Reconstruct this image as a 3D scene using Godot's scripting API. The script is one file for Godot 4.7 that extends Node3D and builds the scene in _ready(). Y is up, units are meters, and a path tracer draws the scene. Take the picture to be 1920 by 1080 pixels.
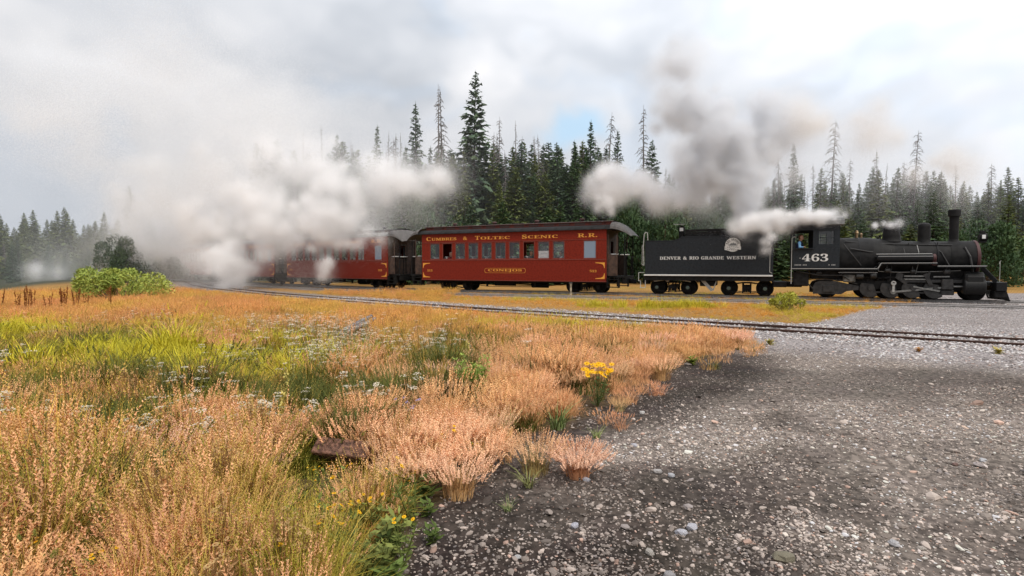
extends Node3D

# ---------------------------------------------------------------- mesh writing
class Shape:
	var v := PackedVector3Array()
	var n := PackedVector3Array()
	var c := PackedColorArray()
	var uv := PackedVector2Array()
	var col := Color(1, 1, 1)
	func tri(a: Vector3, b: Vector3, d: Vector3) -> void:      # clockwise from outside
		var m := (d - a).cross(b - a).normalized()
		v.append(a); v.append(b); v.append(d)
		n.append(m); n.append(m); n.append(m)
		c.append(col); c.append(col); c.append(col)
	func tri_from(a: Vector3, b: Vector3, d: Vector3, inside: Vector3) -> void:
		if (d - a).cross(b - a).dot((a + b + d) / 3.0 - inside) < 0.0:
			tri(a, d, b)
		else:
			tri(a, b, d)
	func quad(a: Vector3, b: Vector3, d: Vector3, e: Vector3, inside: Vector3) -> void:
		tri_from(a, b, d, inside); tri_from(a, d, e, inside)
	func smooth(a: Vector3, b: Vector3, d: Vector3, na: Vector3, nb: Vector3, nd: Vector3) -> void:
		if (d - a).cross(b - a).dot(na + nb + nd) < 0.0:
			v.append(a); v.append(d); v.append(b); n.append(na); n.append(nd); n.append(nb)
		else:
			v.append(a); v.append(b); v.append(d); n.append(na); n.append(nb); n.append(nd)
		c.append(col); c.append(col); c.append(col)
	# a leaf: two sided, lit with a normal of its own choice
	func leaf(a: Vector3, b: Vector3, d: Vector3, up: Vector3, ca: Color, cb: Color, cd: Color) -> void:
		var m := (d - a).cross(b - a).normalized()
		if m.dot(up) < 0.0:
			var t := b; b = d; d = t
			var tc := cb; cb = cd; cd = tc
			m = -m
		m = (m + up * 0.8).normalized()
		v.append(a); v.append(b); v.append(d)
		n.append(m); n.append(m); n.append(m)
		c.append(ca); c.append(cb); c.append(cd)
	func box(lo: Vector3, hi: Vector3, b := 0.0) -> void:       # axis box, b = chamfer
		var m := (lo + hi) * 0.5
		var h := (hi - lo) * 0.5
		b = minf(b, minf(h.x, minf(h.y, h.z)) * 0.9)
		for ax in 3:
			for s in [-1.0, 1.0]:
				var p := []
				for q in [[-1, -1], [1, -1], [1, 1], [-1, 1]]:
					var w := Vector3.ZERO
					w[ax] = s * h[ax]
					w[(ax + 1) % 3] = q[0] * (h[(ax + 1) % 3] - b)
					w[(ax + 2) % 3] = q[1] * (h[(ax + 2) % 3] - b)
					p.append(m + w)
				quad(p[0], p[1], p[2], p[3], m)
		if b > 0.0:
			for ax in 3:
				var u := (ax + 1) % 3
				var w := (ax + 2) % 3
				for s in [-1.0, 1.0]:
					for t in [-1.0, 1.0]:
						var p := []
						for q in [[-1, 0], [1, 0], [1, 1], [-1, 1]]:
							var k := Vector3.ZERO
							k[ax] = q[0] * (h[ax] - b)
							k[u] = s * (h[u] - (b if q[1] else 0.0))
							k[w] = t * (h[w] - (0.0 if q[1] else b))
							p.append(m + k)
						quad(p[0], p[1], p[2], p[3], m)
			for s in [-1.0, 1.0]:
				for t in [-1.0, 1.0]:
					for r in [-1.0, 1.0]:
						var k := Vector3(s, t, r)
						tri_from(m + k * Vector3(h.x, h.y - b, h.z - b), m + k * Vector3(h.x - b, h.y, h.z - b), m + k * Vector3(h.x - b, h.y - b, h.z), m)
	func bar(a: Vector3, b: Vector3, w: float, t: float, side := Vector3.UP) -> void:   # rectangular bar from a to b; w along side
		var d := (b - a).normalized()
		var s := (side - d * side.dot(d)).normalized()
		var r := d.cross(s)
		var p := []
		for e in [a, b]:
			for q in [[-1, -1], [1, -1], [1, 1], [-1, 1]]:
				p.append(e + s * q[0] * w * 0.5 + r * q[1] * t * 0.5)
		var m := (a + b) * 0.5
		for i in 4:
			quad(p[i], p[(i + 1) % 4], p[4 + (i + 1) % 4], p[4 + i], m)
		quad(p[0], p[1], p[2], p[3], m); quad(p[4], p[5], p[6], p[7], m)
	func cone(a: Vector3, b: Vector3, ra: float, rb: float, k := 10, caps := true) -> void:
		var d := (b - a).normalized()
		var s := d.cross(Vector3.UP if absf(d.y) < 0.9 else Vector3.RIGHT).normalized()
		var r := d.cross(s)
		for i in k:
			var f := TAU * i / k
			var g := TAU * (i + 1) / k
			var u := s * cos(f) + r * sin(f)
			var w := s * cos(g) + r * sin(g)
			if ra > 0.0:
				smooth(a + u * ra, a + w * ra, b + w * rb, u, w, w)
			if rb > 0.0:
				smooth(a + u * ra, b + w * rb, b + u * rb, u, w, u)
			if caps and ra > 0.0:
				tri_from(a, a + u * ra, a + w * ra, b)
			if caps and rb > 0.0:
				tri_from(b, b + u * rb, b + w * rb, a)
	func tube(p: Array, r: float, k := 6) -> void:
		for i in p.size() - 1:
			cone(p[i], p[i + 1], r, r, k, true)
	# a profile of [radius, distance along axis] turned round the axis from o along d
	func lathe(o: Vector3, d: Vector3, prof: Array, k := 20) -> void:
		d = d.normalized()
		var s := d.cross(Vector3.UP if absf(d.y) < 0.9 else Vector3.RIGHT).normalized()
		var r := d.cross(s)
		for j in prof.size() - 1:
			var r0: float = prof[j][0]; var h0: float = prof[j][1]
			var r1: float = prof[j + 1][0]; var h1: float = prof[j + 1][1]
			var slope := Vector2(h1 - h0, r0 - r1).normalized()
			for i in k:
				var f := TAU * i / k
				var g := TAU * (i + 1) / k
				var u := s * cos(f) + r * sin(f)
				var w := s * cos(g) + r * sin(g)
				var nu := u * slope.x + d * slope.y
				var nw := w * slope.x + d * slope.y
				var a := o + d * h0 + u * r0
				var b := o + d * h0 + w * r0
				var e := o + d * h1 + w * r1
				var q := o + d * h1 + u * r1
				if r0 > 1e-4: smooth(a, b, e, nu, nw, nw)
				if r1 > 1e-4: smooth(a, e, q, nu, nw, nu)
	# a polygon (x, y) pushed out from z0 to z1
	func prism(poly: PackedVector2Array, z0: float, z1: float) -> void:
		var mid := Vector3.ZERO
		var t := Geometry2D.triangulate_polygon(poly)
		var hi := maxf(z0, z1); var lo := minf(z0, z1)
		for i in t.size() / 3:
			var a := poly[t[i * 3]]; var b := poly[t[i * 3 + 1]]; var d := poly[t[i * 3 + 2]]
			mid = Vector3((a.x + b.x + d.x) / 3, (a.y + b.y + d.y) / 3, (hi + lo) / 2)
			tri_from(Vector3(a.x, a.y, hi), Vector3(b.x, b.y, hi), Vector3(d.x, d.y, hi), mid)
			tri_from(Vector3(a.x, a.y, lo), Vector3(b.x, b.y, lo), Vector3(d.x, d.y, lo), mid)
		var ccw := not Geometry2D.is_polygon_clockwise(poly)
		for i in poly.size():
			var a := poly[i]; var b := poly[(i + 1) % poly.size()]
			var out := Vector2(b.y - a.y, a.x - b.x) * (1.0 if ccw else -1.0)
			var m := Vector3((a.x + b.x) / 2 - out.x, (a.y + b.y) / 2 - out.y, (hi + lo) / 2)
			quad(Vector3(a.x, a.y, hi), Vector3(b.x, b.y, hi), Vector3(b.x, b.y, lo), Vector3(a.x, a.y, lo), m)
	func add(other: Shape, t: Transform3D, tint := Color(1, 1, 1)) -> void:
		for i in other.v.size():
			v.append(t * other.v[i]); n.append((t.basis * other.n[i]).normalized()); c.append(other.c[i] * tint)
	func mesh() -> ArrayMesh:
		var a := []
		a.resize(Mesh.ARRAY_MAX)
		a[Mesh.ARRAY_VERTEX] = v; a[Mesh.ARRAY_NORMAL] = n; a[Mesh.ARRAY_COLOR] = c
		if uv.size() == v.size(): a[Mesh.ARRAY_TEX_UV] = uv
		var m := ArrayMesh.new()
		m.add_surface_from_arrays(Mesh.PRIMITIVE_TRIANGLES, a)
		return m

var rng := RandomNumberGenerator.new()
var mats := {}
var rough_noise: NoiseTexture2D
var grain_noise: NoiseTexture2D
var fn := FastNoiseLite.new()      # broad
var fn2 := FastNoiseLite.new()     # fine

func rf(a: float, b: float) -> float: return rng.randf_range(a, b)
func lin(r: float, g: float, b: float) -> Color: return Color(r, g, b).linear_to_srgb()

func noise_tex(freq: float, oct: int, size: int, lo: float, hi: float, kind := FastNoiseLite.TYPE_SIMPLEX_SMOOTH, sd := 1) -> NoiseTexture2D:
	var t := NoiseTexture2D.new()
	var f := FastNoiseLite.new()
	f.noise_type = kind; f.frequency = freq; f.fractal_octaves = oct; f.seed = sd
	t.noise = f; t.width = size; t.height = size; t.seamless = true
	var g := Gradient.new()
	g.set_color(0, Color(lo, lo, lo)); g.set_color(1, Color(hi, hi, hi))
	t.color_ramp = g
	return t

# a paint or metal: linear colour, roughness, an uneven film of dirt over it
func mat(key: String, r: float, g: float, b: float, rough: float, metal := 0.0, grime := 0.0, relief := 0.0, scale := 0.6) -> StandardMaterial3D:
	if mats.has(key): return mats[key]
	var m := StandardMaterial3D.new()
	m.resource_name = key
	m.albedo_color = lin(r, g, b)
	m.roughness = rough; m.metallic = metal
	if r < 0.03: m.metallic_specular = 0.3
	m.uv1_triplanar = true
	m.uv1_scale = Vector3.ONE * scale
	if grime > 0.0:
		m.detail_enabled = true
		m.detail_albedo = grain_noise if grime < 0.5 else rough_noise
		m.detail_blend_mode = BaseMaterial3D.BLEND_MODE_MUL
		m.detail_uv_layer = BaseMaterial3D.DETAIL_UV_1
	if relief > 0.0:
		m.heightmap_enabled = true; m.heightmap_texture = rough_noise; m.heightmap_scale = relief
	mats[key] = m
	return m

# foliage, grass, stone: the colour comes from the vertices (linear values)
func tinted(key: String, rough: float, through := 0.0) -> StandardMaterial3D:
	if mats.has(key): return mats[key]
	var m := StandardMaterial3D.new()
	m.resource_name = key
	m.vertex_color_use_as_albedo = true
	m.roughness = rough
	m.metallic_specular = 0.25
	if through > 0.0:
		m.backlight_enabled = true
		m.backlight = Color(through, through, through)
	mats[key] = m
	return m

# ---------------------------------------------------------------- objects
func obj(called: String, s: Shape, m: Material, parent: Node = self) -> MeshInstance3D:
	var o := MeshInstance3D.new()
	o.name = called
	o.mesh = s.mesh()
	o.material_override = m
	named(o, called, parent)
	return o

func put(called: String, me: Mesh, m: Material, parent: Node, t := Transform3D()) -> MeshInstance3D:
	var o := MeshInstance3D.new()
	o.mesh = me; o.material_override = m; o.transform = t
	named(o, called, parent)
	return o

var used := {}
func named(o: Node, called: String, parent: Node) -> void:
	var key := str(parent.get_instance_id()) + called
	var k: int = used.get(key, 0)
	used[key] = k + 1
	o.name = called if k == 0 else "%s_%03d" % [called, k]
	parent.add_child(o, true)

func tag(o: Node, label: String, category := "", group := "", kind := "") -> void:
	if label: o.set_meta("label", label)
	if category: o.set_meta("category", category)
	if group: o.set_meta("group", group)
	if kind: o.set_meta("kind", kind)

func thing(called: String, label: String, category: String, at := Vector3.ZERO, turn := 0.0, group := "", kind := "") -> Node3D:
	var o := Node3D.new()
	named(o, called, self)
	o.position = at; o.rotation.y = turn
	tag(o, label, category, group, kind)
	return o

func copy(src: Node3D, called: String, label: String, at: Vector3, turn: float, scale: Vector3, group := "") -> Node3D:
	var o: Node3D = src.duplicate()
	named(o, called, self)
	o.transform = Transform3D(Basis(Vector3.UP, turn).scaled_local(scale), at)
	o.set_meta("label", label)
	if group: o.set_meta("group", group)
	return o

func scatter(called: String, label: String, me: Mesh, m: Material, where: Array, tint: Array, parent: Node = self) -> MultiMeshInstance3D:
	var mm := MultiMesh.new()
	mm.transform_format = MultiMesh.TRANSFORM_3D
	mm.use_colors = true
	mm.mesh = me
	mm.instance_count = where.size()
	for i in where.size():
		mm.set_instance_transform(i, where[i])
		mm.set_instance_color(i, tint[i])
	var o := MultiMeshInstance3D.new()
	o.multimesh = mm
	o.material_override = m
	named(o, called, parent)
	o.set_meta("kind", "stuff")
	if label: o.set_meta("label", label)
	return o

# ---------------------------------------------------------------- lie of the land
const TE := Vector2(0.9099, 0.4149)            # along the train, towards its engine (x, z)
const TN := Vector2(-0.4149, 0.9099)           # across, towards the viewer's side
const T0 := Vector2(0.0, -30.2)                # foot of the near side of the train
var main_line := PackedVector2Array()
var middle_line := PackedVector2Array()
var siding_line := PackedVector2Array()
var yard := PackedVector2Array([Vector2(-0.8, 4), Vector2(-0.66, -1), Vector2(-0.62, -2.4), Vector2(-0.56, -3.2), Vector2(-0.38, -3.95), Vector2(-0.12, -4.35), Vector2(0.52, -5.05), Vector2(1.25, -6.2), Vector2(2.1, -7.5), Vector2(3.2, -8.9), Vector2(4.4, -10.0), Vector2(4.9, -11.3), Vector2(6.4, -12.9), Vector2(8.3, -14.6), Vector2(10.2, -16.6), Vector2(12.6, -19.0), Vector2(15.2, -20.6), Vector2(24, -30), Vector2(60, -30), Vector2(60, 30), Vector2(-3, 30)])

func spline(p: Array, step: float) -> PackedVector2Array:
	var cu := Curve2D.new()
	for i in p.size():
		var a: Vector2 = p[maxi(i - 1, 0)]; var b: Vector2 = p[mini(i + 1, p.size() - 1)]
		var q: Vector2 = p[i]
		var tg := (b - a).normalized()
		var li: float = q.distance_to(a) / 3.0; var lo: float = q.distance_to(b) / 3.0
		cu.add_point(q, -tg * li, tg * lo)
	var out := PackedVector2Array()
	var n := int(cu.get_baked_length() / step)
	for i in n + 1:
		out.append(cu.sample_baked(i * step, true))
	return out

func along(t: float, off: float) -> Vector2: return T0 + TE * t + TN * off

func near_line(l: PackedVector2Array, p: Vector2) -> float:
	var best := 1e9
	for i in range(0, l.size() - 1, 4):
		var q := Geometry2D.get_closest_point_to_segment(p, l[i], l[mini(i + 4, l.size() - 1)])
		best = minf(best, q.distance_squared_to(p))
	return sqrt(best)

func height(x: float, z: float) -> float:
	var d := -z
	var h := 0.0
	# left of the curving track the meadow falls away towards the far woods
	var side := (Vector2(x, z) - Vector2(-13.0, -29.0)).dot(Vector2(-0.70, 0.71))
	h -= 5.2 * smoothstep(3.0, 26.0, side) * smoothstep(19.0, 62.0, d)
	# behind the train the ground climbs slowly
	var back := -(Vector2(x, z) - T0).dot(TN)
	h += 3.2 * smoothstep(10.0, 70.0, back) * smoothstep(-50.0, -10.0, x)
	if d < 40.0 and d > -6.0:
		h += lerpf(1.0, 0.35, smoothstep(7.5, 12.0, d)) * (fn.get_noise_2d(x * 3.0, z * 3.0) * 0.10 + fn2.get_noise_2d(x, z) * 0.02) * (1.0 - yardness(x, z))
	return h

func yardness(x: float, z: float) -> float:       # 1 on the gravel lot, 0 in the meadow
	var p := Vector2(x + fn2.get_noise_2d(x * 2.0, z * 2.0) * 0.16, z + fn2.get_noise_2d(x * 2.0 + 50.0, z * 2.0) * 0.16)
	if Geometry2D.is_point_in_polygon(p, yard): return 1.0
	return 0.0

func sky_image() -> Image:
	var w := 1024; var h := 512
	var im := Image.create(w, h, false, Image.FORMAT_RGBF)
	var a := FastNoiseLite.new()
	a.seed = 11; a.frequency = 0.85; a.fractal_octaves = 5; a.fractal_gain = 0.5
	var b := FastNoiseLite.new()
	b.seed = 23; b.frequency = 1.6; b.fractal_octaves = 4
	var sun := Vector3(0.80, 0.50, -0.35).normalized()
	for y in h:
		var el := (0.5 - (y + 0.5) / h) * PI
		for x in w:
			var az := (x + 0.5) / w * TAU
			var d := Vector3(sin(az) * cos(el), sin(el), -cos(az) * cos(el))
			var p := Vector3(d.x, d.y * 1.6, d.z) * 1.5
			p += Vector3(b.get_noise_3dv(p), b.get_noise_3dv(p + Vector3(9, 0, 0)), b.get_noise_3dv(p + Vector3(0, 9, 0))) * 0.55
			var cl := a.get_noise_3dv(p)                         # -1 .. 1
			var thin := smoothstep(0.10, 0.50, b.get_noise_3dv(p * 0.7 + Vector3(31, 7, 3)))
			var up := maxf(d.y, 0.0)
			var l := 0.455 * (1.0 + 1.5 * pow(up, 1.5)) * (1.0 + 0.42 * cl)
			# one ragged gap in the cloud, low over the wood
			var gap := Vector3(0.109, 0.247, -0.963)
			var open := 1.0 - smoothstep(0.02, 0.075, Vector3(d.x - gap.x, (d.y - gap.y) * 1.7, d.z - gap.z).length() + b.get_noise_3dv(d * 9.0) * 0.035)
			l *= 1.0 + 0.75 * pow(maxf(d.dot(sun), 0.0), 2.0)
			var warm := Color(0.985, 0.985, 1.01)
			var cool := Color(0.90, 0.985, 1.11)
			var t := warm.lerp(cool, clampf(0.30 - cl * 0.7 + thin * 0.5, 0.0, 1.0)).lerp(Color(0.66, 0.95, 1.22), open * 0.85)
			l = lerpf(l, maxf(l, 0.64), open)
			im.set_pixel(x, y, Color(t.r * l, t.g * l, t.b * l))
	return im

func setting_light() -> void:
	var cam := Camera3D.new()
	cam.name = "camera"
	add_child(cam)
	cam.position = Vector3(0, 1.5, 0)
	cam.rotation_degrees = Vector3(-2.2657, 0, 0)
	cam.fov = 56.2155
	cam.near = 0.1
	cam.far = 1500.0
	cam.current = true
	var env := Environment.new()
	env.background_mode = Environment.BG_SKY
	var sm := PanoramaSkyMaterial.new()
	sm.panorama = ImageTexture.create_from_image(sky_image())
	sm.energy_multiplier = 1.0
	env.sky = Sky.new()
	env.sky.sky_material = sm
	env.tonemap_mode = Environment.TONE_MAPPER_LINEAR
	env.tonemap_exposure = 1.26
	env.volumetric_fog_enabled = true
	env.volumetric_fog_density = 0.0
	env.sdfgi_enabled = true
	env.ssao_enabled = true
	env.ssil_enabled = true
	var we := WorldEnvironment.new()
	we.name = "world_environment"
	we.environment = env
	add_child(we)
	var sun := DirectionalLight3D.new()
	sun.name = "sun"
	sun.light_color = Color(1.0, 0.96, 0.90)
	sun.light_energy = 0.5
	sun.light_angular_distance = 24.0
	sun.shadow_enabled = true
	add_child(sun)
	sun.look_at_from_position(Vector3(0.45, 0.85, 0.55) * 40.0, Vector3.ZERO)

# ---------------------------------------------------------------- steam and smoke: drifting droplets, far too many to count, in thin mist
var puffs := []
var fogs := {}
func make_puffs() -> void:
	for k in 4:
		var s := Shape.new()
		for i in (42000 if k < 3 else 48000):
			var p := Vector3(rng.randfn(0, 0.42), rng.randfn(0, 0.42), rng.randfn(0, 0.42))
			if p.length() > 1.5: continue
			var a := Vector3(rf(-1, 1), rf(-1, 1), rf(-1, 1)).normalized() * (0.0066 if k < 3 else 0.0029)
			var b := a.cross(Vector3(rf(-1, 1), rf(-1, 1), rf(-1, 1)).normalized()) * 0.866
			s.tri(p + a, p + b - a * 0.5, p - b - a * 0.5)
		puffs.append(s.mesh())

func fog_mat(tone: Color, dens: float) -> FogMaterial:
	dens = maxf(snappedf(dens, 0.001), 0.002)
	var key := "%s %.3f" % [tone.to_html(), dens]
	if not fogs.has(key):
		var m := FogMaterial.new()
		m.albedo = tone
		m.density = dens
		fogs[key] = m
	return fogs[key]

# each row: centre, half extent, number of droplet puffs, puff radius, number of wide thin veils, their width
func steam(called: String, label: String, tone: Color, rows: Array) -> void:
	var o := thing(called, label, "steam", Vector3.ZERO, 0.0, "", "stuff")
	var w := [[], [], [], []]; var t := [[], [], [], []]
	for row in rows:
		var c: Vector3 = row[0]; var e: Vector3 = row[1]
		for i in int(row[2]):
			var d := Vector3(rng.randfn(0, 0.5), rng.randfn(0, 0.5), rng.randfn(0, 0.5)).limit_length(1.1)
			var r: float = row[3] * rf(0.55, 1.3)
			var b := Basis(Vector3(rf(-1, 1), rf(-1, 1), rf(-1, 1)).normalized(), rf(0, TAU)).scaled_local(Vector3(r * rf(0.8, 1.3), r * rf(0.8, 1.2), r))
			w[i % 3].append(Transform3D(b, c + d * e)); t[i % 3].append(tone)
		for i in int(row[4]):
			var d := Vector3(rng.randfn(0, 0.6), rng.randfn(0, 0.6), rng.randfn(0, 0.6)).limit_length(1.3)
			var r: float = row[3] * rf(1.3, 2.4) * row[5]
			var b := Basis(Vector3(rf(-1, 1), rf(-1, 1), rf(-1, 1)).normalized(), rf(0, TAU)).scaled_local(Vector3(r * rf(0.8, 1.3), r * rf(0.7, 1.1), r))
			w[3].append(Transform3D(b, c + d * e)); t[3].append(tone)
	for k in 4:
		if w[k].size(): scatter("droplets", "", puffs[k], tinted("droplet", 1.0, 1.0), w[k], t[k], o)
func smoke() -> void:
	rng.seed = 70
	var white := Color(0.985, 0.981, 0.981)
	var grey := Color(0.89, 0.90, 0.92)
	var buff := Color(0.94, 0.92, 0.90)
	steam("steam_bank", "broad bank of white steam hiding the second and third coaches", white, [
		[Vector3(-12.2, 5.0, -36.0), Vector3(3.0, 2.0, 1.3), 50, 0.83, 4, 1.0],
		[Vector3(-16.8, 4.6, -37.2), Vector3(3.2, 2.4, 1.5), 61, 0.90, 4, 1.0],
		[Vector3(-19.2, 1.5, -37.0), Vector3(1.7, 1.8, 1.0), 56, 0.65, 3, 1.0],
		[Vector3(-21.0, 4.6, -39.5), Vector3(2.6, 2.8, 1.5), 30, 0.86, 3, 1.0],
		[Vector3(-11.8, 1.5, -34.2), Vector3(0.5, 1.0, 0.4), 5, 0.5, 1, 1.0],
		[Vector3(-12.4, 3.1, -35.0), Vector3(2.2, 0.6, 0.6), 6, 0.6, 1, 1.0],
		[Vector3(-9.0, 3.3, -34.2), Vector3(1.2, 0.6, 0.5), 4, 0.6, 1, 1.0],
		[Vector3(-5.6, 7.0, -36.0), Vector3(2.2, 1.1, 1.0), 10, 0.9, 4, 1.0],
		[Vector3(-9.6, 7.4, -37.5), Vector3(3.0, 1.7, 1.4), 28, 0.83, 5, 1.0],
		[Vector3(-15.0, 8.4, -39.0), Vector3(4.5, 2.6, 1.8), 24, 1.08, 7, 1.0],
		[Vector3(-22.0, 8.5, -42.0), Vector3(5.0, 3.0, 2.0), 5, 1.9, 14, 1.0],
		[Vector3(-19.0, 6.5, -40.0), Vector3(8.0, 5.0, 2.5), 0, 1.9, 14, 1.0],
		[Vector3(-9.0, 6.0, -37.0), Vector3(4.0, 3.0, 1.6), 0, 1.3, 9, 1.0],
		[Vector3(-26.0, 14.0, -46.0), Vector3(12.0, 5.0, 4.0), 0, 2.6, 18, 1.0],
		[Vector3(-18.5, 1.0, -35.5), Vector3(4.0, 1.0, 1.2), 0, 0.9, 12, 1.0],
	])
	steam("steam_plume", "smaller drifts of steam at the far end of the train", white, [
		[Vector3(-33.0, 4.2, -51.0), Vector3(4.0, 2.2, 2.0), 13, 1.7, 3, 1.0],
		[Vector3(-36.5, 2.2, -50.0), Vector3(2.0, 1.5, 1.4), 10, 1.1, 2, 1.0],
		[Vector3(-38.5, 8.0, -56.0), Vector3(3.0, 5.0, 2.5), 16, 2.0, 4, 1.0],
		[Vector3(-29.0, 8.0, -50.0), Vector3(5.0, 4.0, 2.0), 6, 2.2, 3, 1.0],
		[Vector3(-52.0, 1.5, -62.0), Vector3(7.0, 1.5, 2.0), 3, 1.8, 3, 1.0],
	])
	steam("steam_plume", "white steam trailing over the cab roof towards the tender", white, [
		[Vector3(13.4, 3.72, -23.9), Vector3(1.2, 0.26, 0.35), 59, 0.26, 1, 1.0],
		[Vector3(11.6, 3.55, -24.4), Vector3(1.1, 0.40, 0.45), 52, 0.32, 1, 1.0],
		[Vector3(10.5, 3.2, -24.4), Vector3(0.6, 0.4, 0.3), 14, 0.34, 1, 1.0],
		[Vector3(11.35, 2.45, -23.7), Vector3(0.3, 0.45, 0.12), 5, 0.24, 0, 1.0],
	])
	steam("smoke_column", "grey smoke column rising from the front of the tender", grey, [
		[Vector3(10.9, 4.0, -25.3), Vector3(0.5, 0.9, 0.45), 45, 0.36, 0, 1.0],
		[Vector3(10.7, 5.5, -25.6), Vector3(1.25, 1.1, 0.8), 56, 0.54, 0, 1.0],
		[Vector3(10.0, 6.9, -26.0), Vector3(2.2, 1.5, 0.9), 108, 0.61, 0, 1.0],
		[Vector3(8.9, 9.0, -27.0), Vector3(1.9, 1.3, 0.9), 70, 0.61, 0, 1.0],
		[Vector3(12.2, 8.2, -26.4), Vector3(0.9, 1.6, 0.7), 52, 0.50, 0, 1.0],
		[Vector3(8.2, 11.2, -27.5), Vector3(1.2, 1.5, 0.9), 12, 0.9, 2, 1.0],
		[Vector3(9.1, 5.9, -26.6), Vector3(1.1, 0.9, 0.7), 31, 0.54, 4, 1.0],
		[Vector3(10.5, 7.5, -27.0), Vector3(2.4, 2.6, 1.0), 0, 0.9, 10, 1.0],
		[Vector3(15.5, 6.6, -27.5), Vector3(3.5, 1.8, 1.2), 0, 1.1, 6, 1.0],
		[Vector3(13.4, 7.6, -27.0), Vector3(0.9, 1.8, 0.7), 7, 0.9, 2, 1.0],
	])
	steam("steam_plume", "white steam drifting above the hood of the red coach", white, [
		[Vector3(5.5, 6.1, -29.4), Vector3(1.9, 0.9, 0.8), 59, 0.54, 2, 1.0],
		[Vector3(4.9, 4.7, -28.6), Vector3(0.7, 0.5, 0.4), 9, 0.45, 1, 1.0],
		[Vector3(8.2, 5.2, -28.0), Vector3(1.5, 0.6, 0.8), 14, 0.7, 2, 1.0],
	])
	steam("smoke_haze", "thin buff smoke hanging above the engine", buff, [
		[Vector3(17.0, 8.4, -26.5), Vector3(1.8, 1.3, 1.0), 6, 1.0, 4, 1.0],
		[Vector3(20.2, 6.0, -25.5), Vector3(1.4, 0.8, 0.8), 5, 0.75, 3, 1.0],
		[Vector3(14.3, 8.8, -26.5), Vector3(0.8, 1.6, 0.6), 6, 0.8, 3, 1.0],
	])
	steam("steam_plume", "small wisp of steam beside the steam dome", white, [[Vector3(16.0, 3.25, -22.9), Vector3(0.6, 0.12, 0.2), 7, 0.2, 0, 1.0]])
	# steam thinned out between the trees
	var o := thing("mist", "thin mist lingering among the spruces", "mist", Vector3.ZERO, 0.0, "", "stuff")
	for q in [[-26.0, 62.0, 22.0, 0.14], [-7.0, 66.0, 16.0, 0.10], [30.0, 68.0, 26.0, 0.04], [52.0, 68.0, 26.0, 0.04], [-58.0, 72.0, 30.0, 0.14], [-40.0, 66.0, 24.0, 0.16]]:
		var f := FogVolume.new()
		f.shape = RenderingServer.FOG_VOLUME_SHAPE_ELLIPSOID
		f.size = Vector3(q[2] * 2.0, 40.0, 34.0)
		f.material = fog_mat(Color(0.99, 0.99, 0.99), q[3] * 0.40 / 26.0)
		f.position = Vector3(q[0], 4.0, -q[1] + 6.0)
		named(f, "mist", o)
# ---------------------------------------------------------------- trees
# a spruce of height 1: [trunk, crown]; lean = how narrow, gap = bare lower share
func spruce(sd: int, radius: float, gap: float, thin: float, tone: Color) -> Array:
	rng.seed = sd
	var tr := Shape.new()
	tr.col = Color(0.10, 0.085, 0.07)
	var bend := Vector3(rf(-0.01, 0.01), 0, rf(-0.01, 0.01))
	for i in 6:
		var y0 := i / 6.0; var y1 := (i + 1) / 6.0
		tr.cone(Vector3(0, y0, 0) + bend * sin(y0 * 3.0), Vector3(0, y1, 0) + bend * sin(y1 * 3.0), 0.013 * (1.03 - y0), 0.013 * (1.03 - y1), 7, false)
	var s := Shape.new()
	var y := gap
	var turn := rf(0, TAU)
	while y < 0.985:
		var f := (y - gap) / (1.0 - gap)
		var reach := radius * pow(1.0 - f, 0.82) * (0.72 + 0.28 * smoothstep(0.0, 0.12, f))
		var k := 6 + int(5.0 * (1.0 - f))
		turn += rf(0.3, 1.2)
		for i in k:
			if rf(0, 1) < thin: continue
			var a := turn + TAU * (i + rf(-0.3, 0.3)) / k
			var l := reach * rf(0.45, 1.18) + 0.004
			var d := Vector3(cos(a), 0, sin(a))
			var sag := lerpf(-0.42, 0.75, pow(f, 1.5)) + rf(-0.2, 0.15)
			var tip := d * l + Vector3(0, l * sag, 0)
			var o := Vector3(0, y + rf(-0.011, 0.011), 0) + bend * sin(y * 3.0)
			var side := d.cross(Vector3.UP)
			var tn := tone * rf(0.6, 1.35)
			tn = tn.lerp(Color(tn.r * 1.5, tn.g * 1.25, tn.b * 0.75), rf(0, 0.5))
			tn.a = 1.0
			var w := l * rf(0.16, 0.28) + 0.005
			var m := o + tip * 0.55 + Vector3(0, l * 0.06, 0)
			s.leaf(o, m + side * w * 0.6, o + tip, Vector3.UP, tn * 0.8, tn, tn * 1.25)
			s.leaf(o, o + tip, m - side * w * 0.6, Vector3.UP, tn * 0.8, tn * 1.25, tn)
			for j in 7:
				var q := rf(0.25, 0.98)
				var r := o + tip * q + Vector3(0, l * 0.05 * sin(q * 3.0), 0)
				var g := (d * rf(0.2, 0.8) + side * rf(-1, 1) + Vector3(0, rf(-0.75, 0.05), 0)) * (l * 0.30 + 0.006) * rf(0.7, 1.2)
				var x := g.cross(Vector3(rf(-1, 1), rf(-1, 1), rf(-1, 1)).normalized()) * 0.34
				var tj := tn * rf(0.75, 1.3)
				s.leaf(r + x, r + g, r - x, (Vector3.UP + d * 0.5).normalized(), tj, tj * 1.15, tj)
		y += 0.0125 * rf(0.75, 1.25) * (1.0 + 0.3 * (1.0 - f))
	s.col = tone
	s.cone(Vector3(0, 0.95, 0) + bend * 0.28, Vector3(0, 1.01, 0) + bend * 0.2, 0.004, 0.0, 4, false)
	return [tr.mesh(), s.mesh()]

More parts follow.
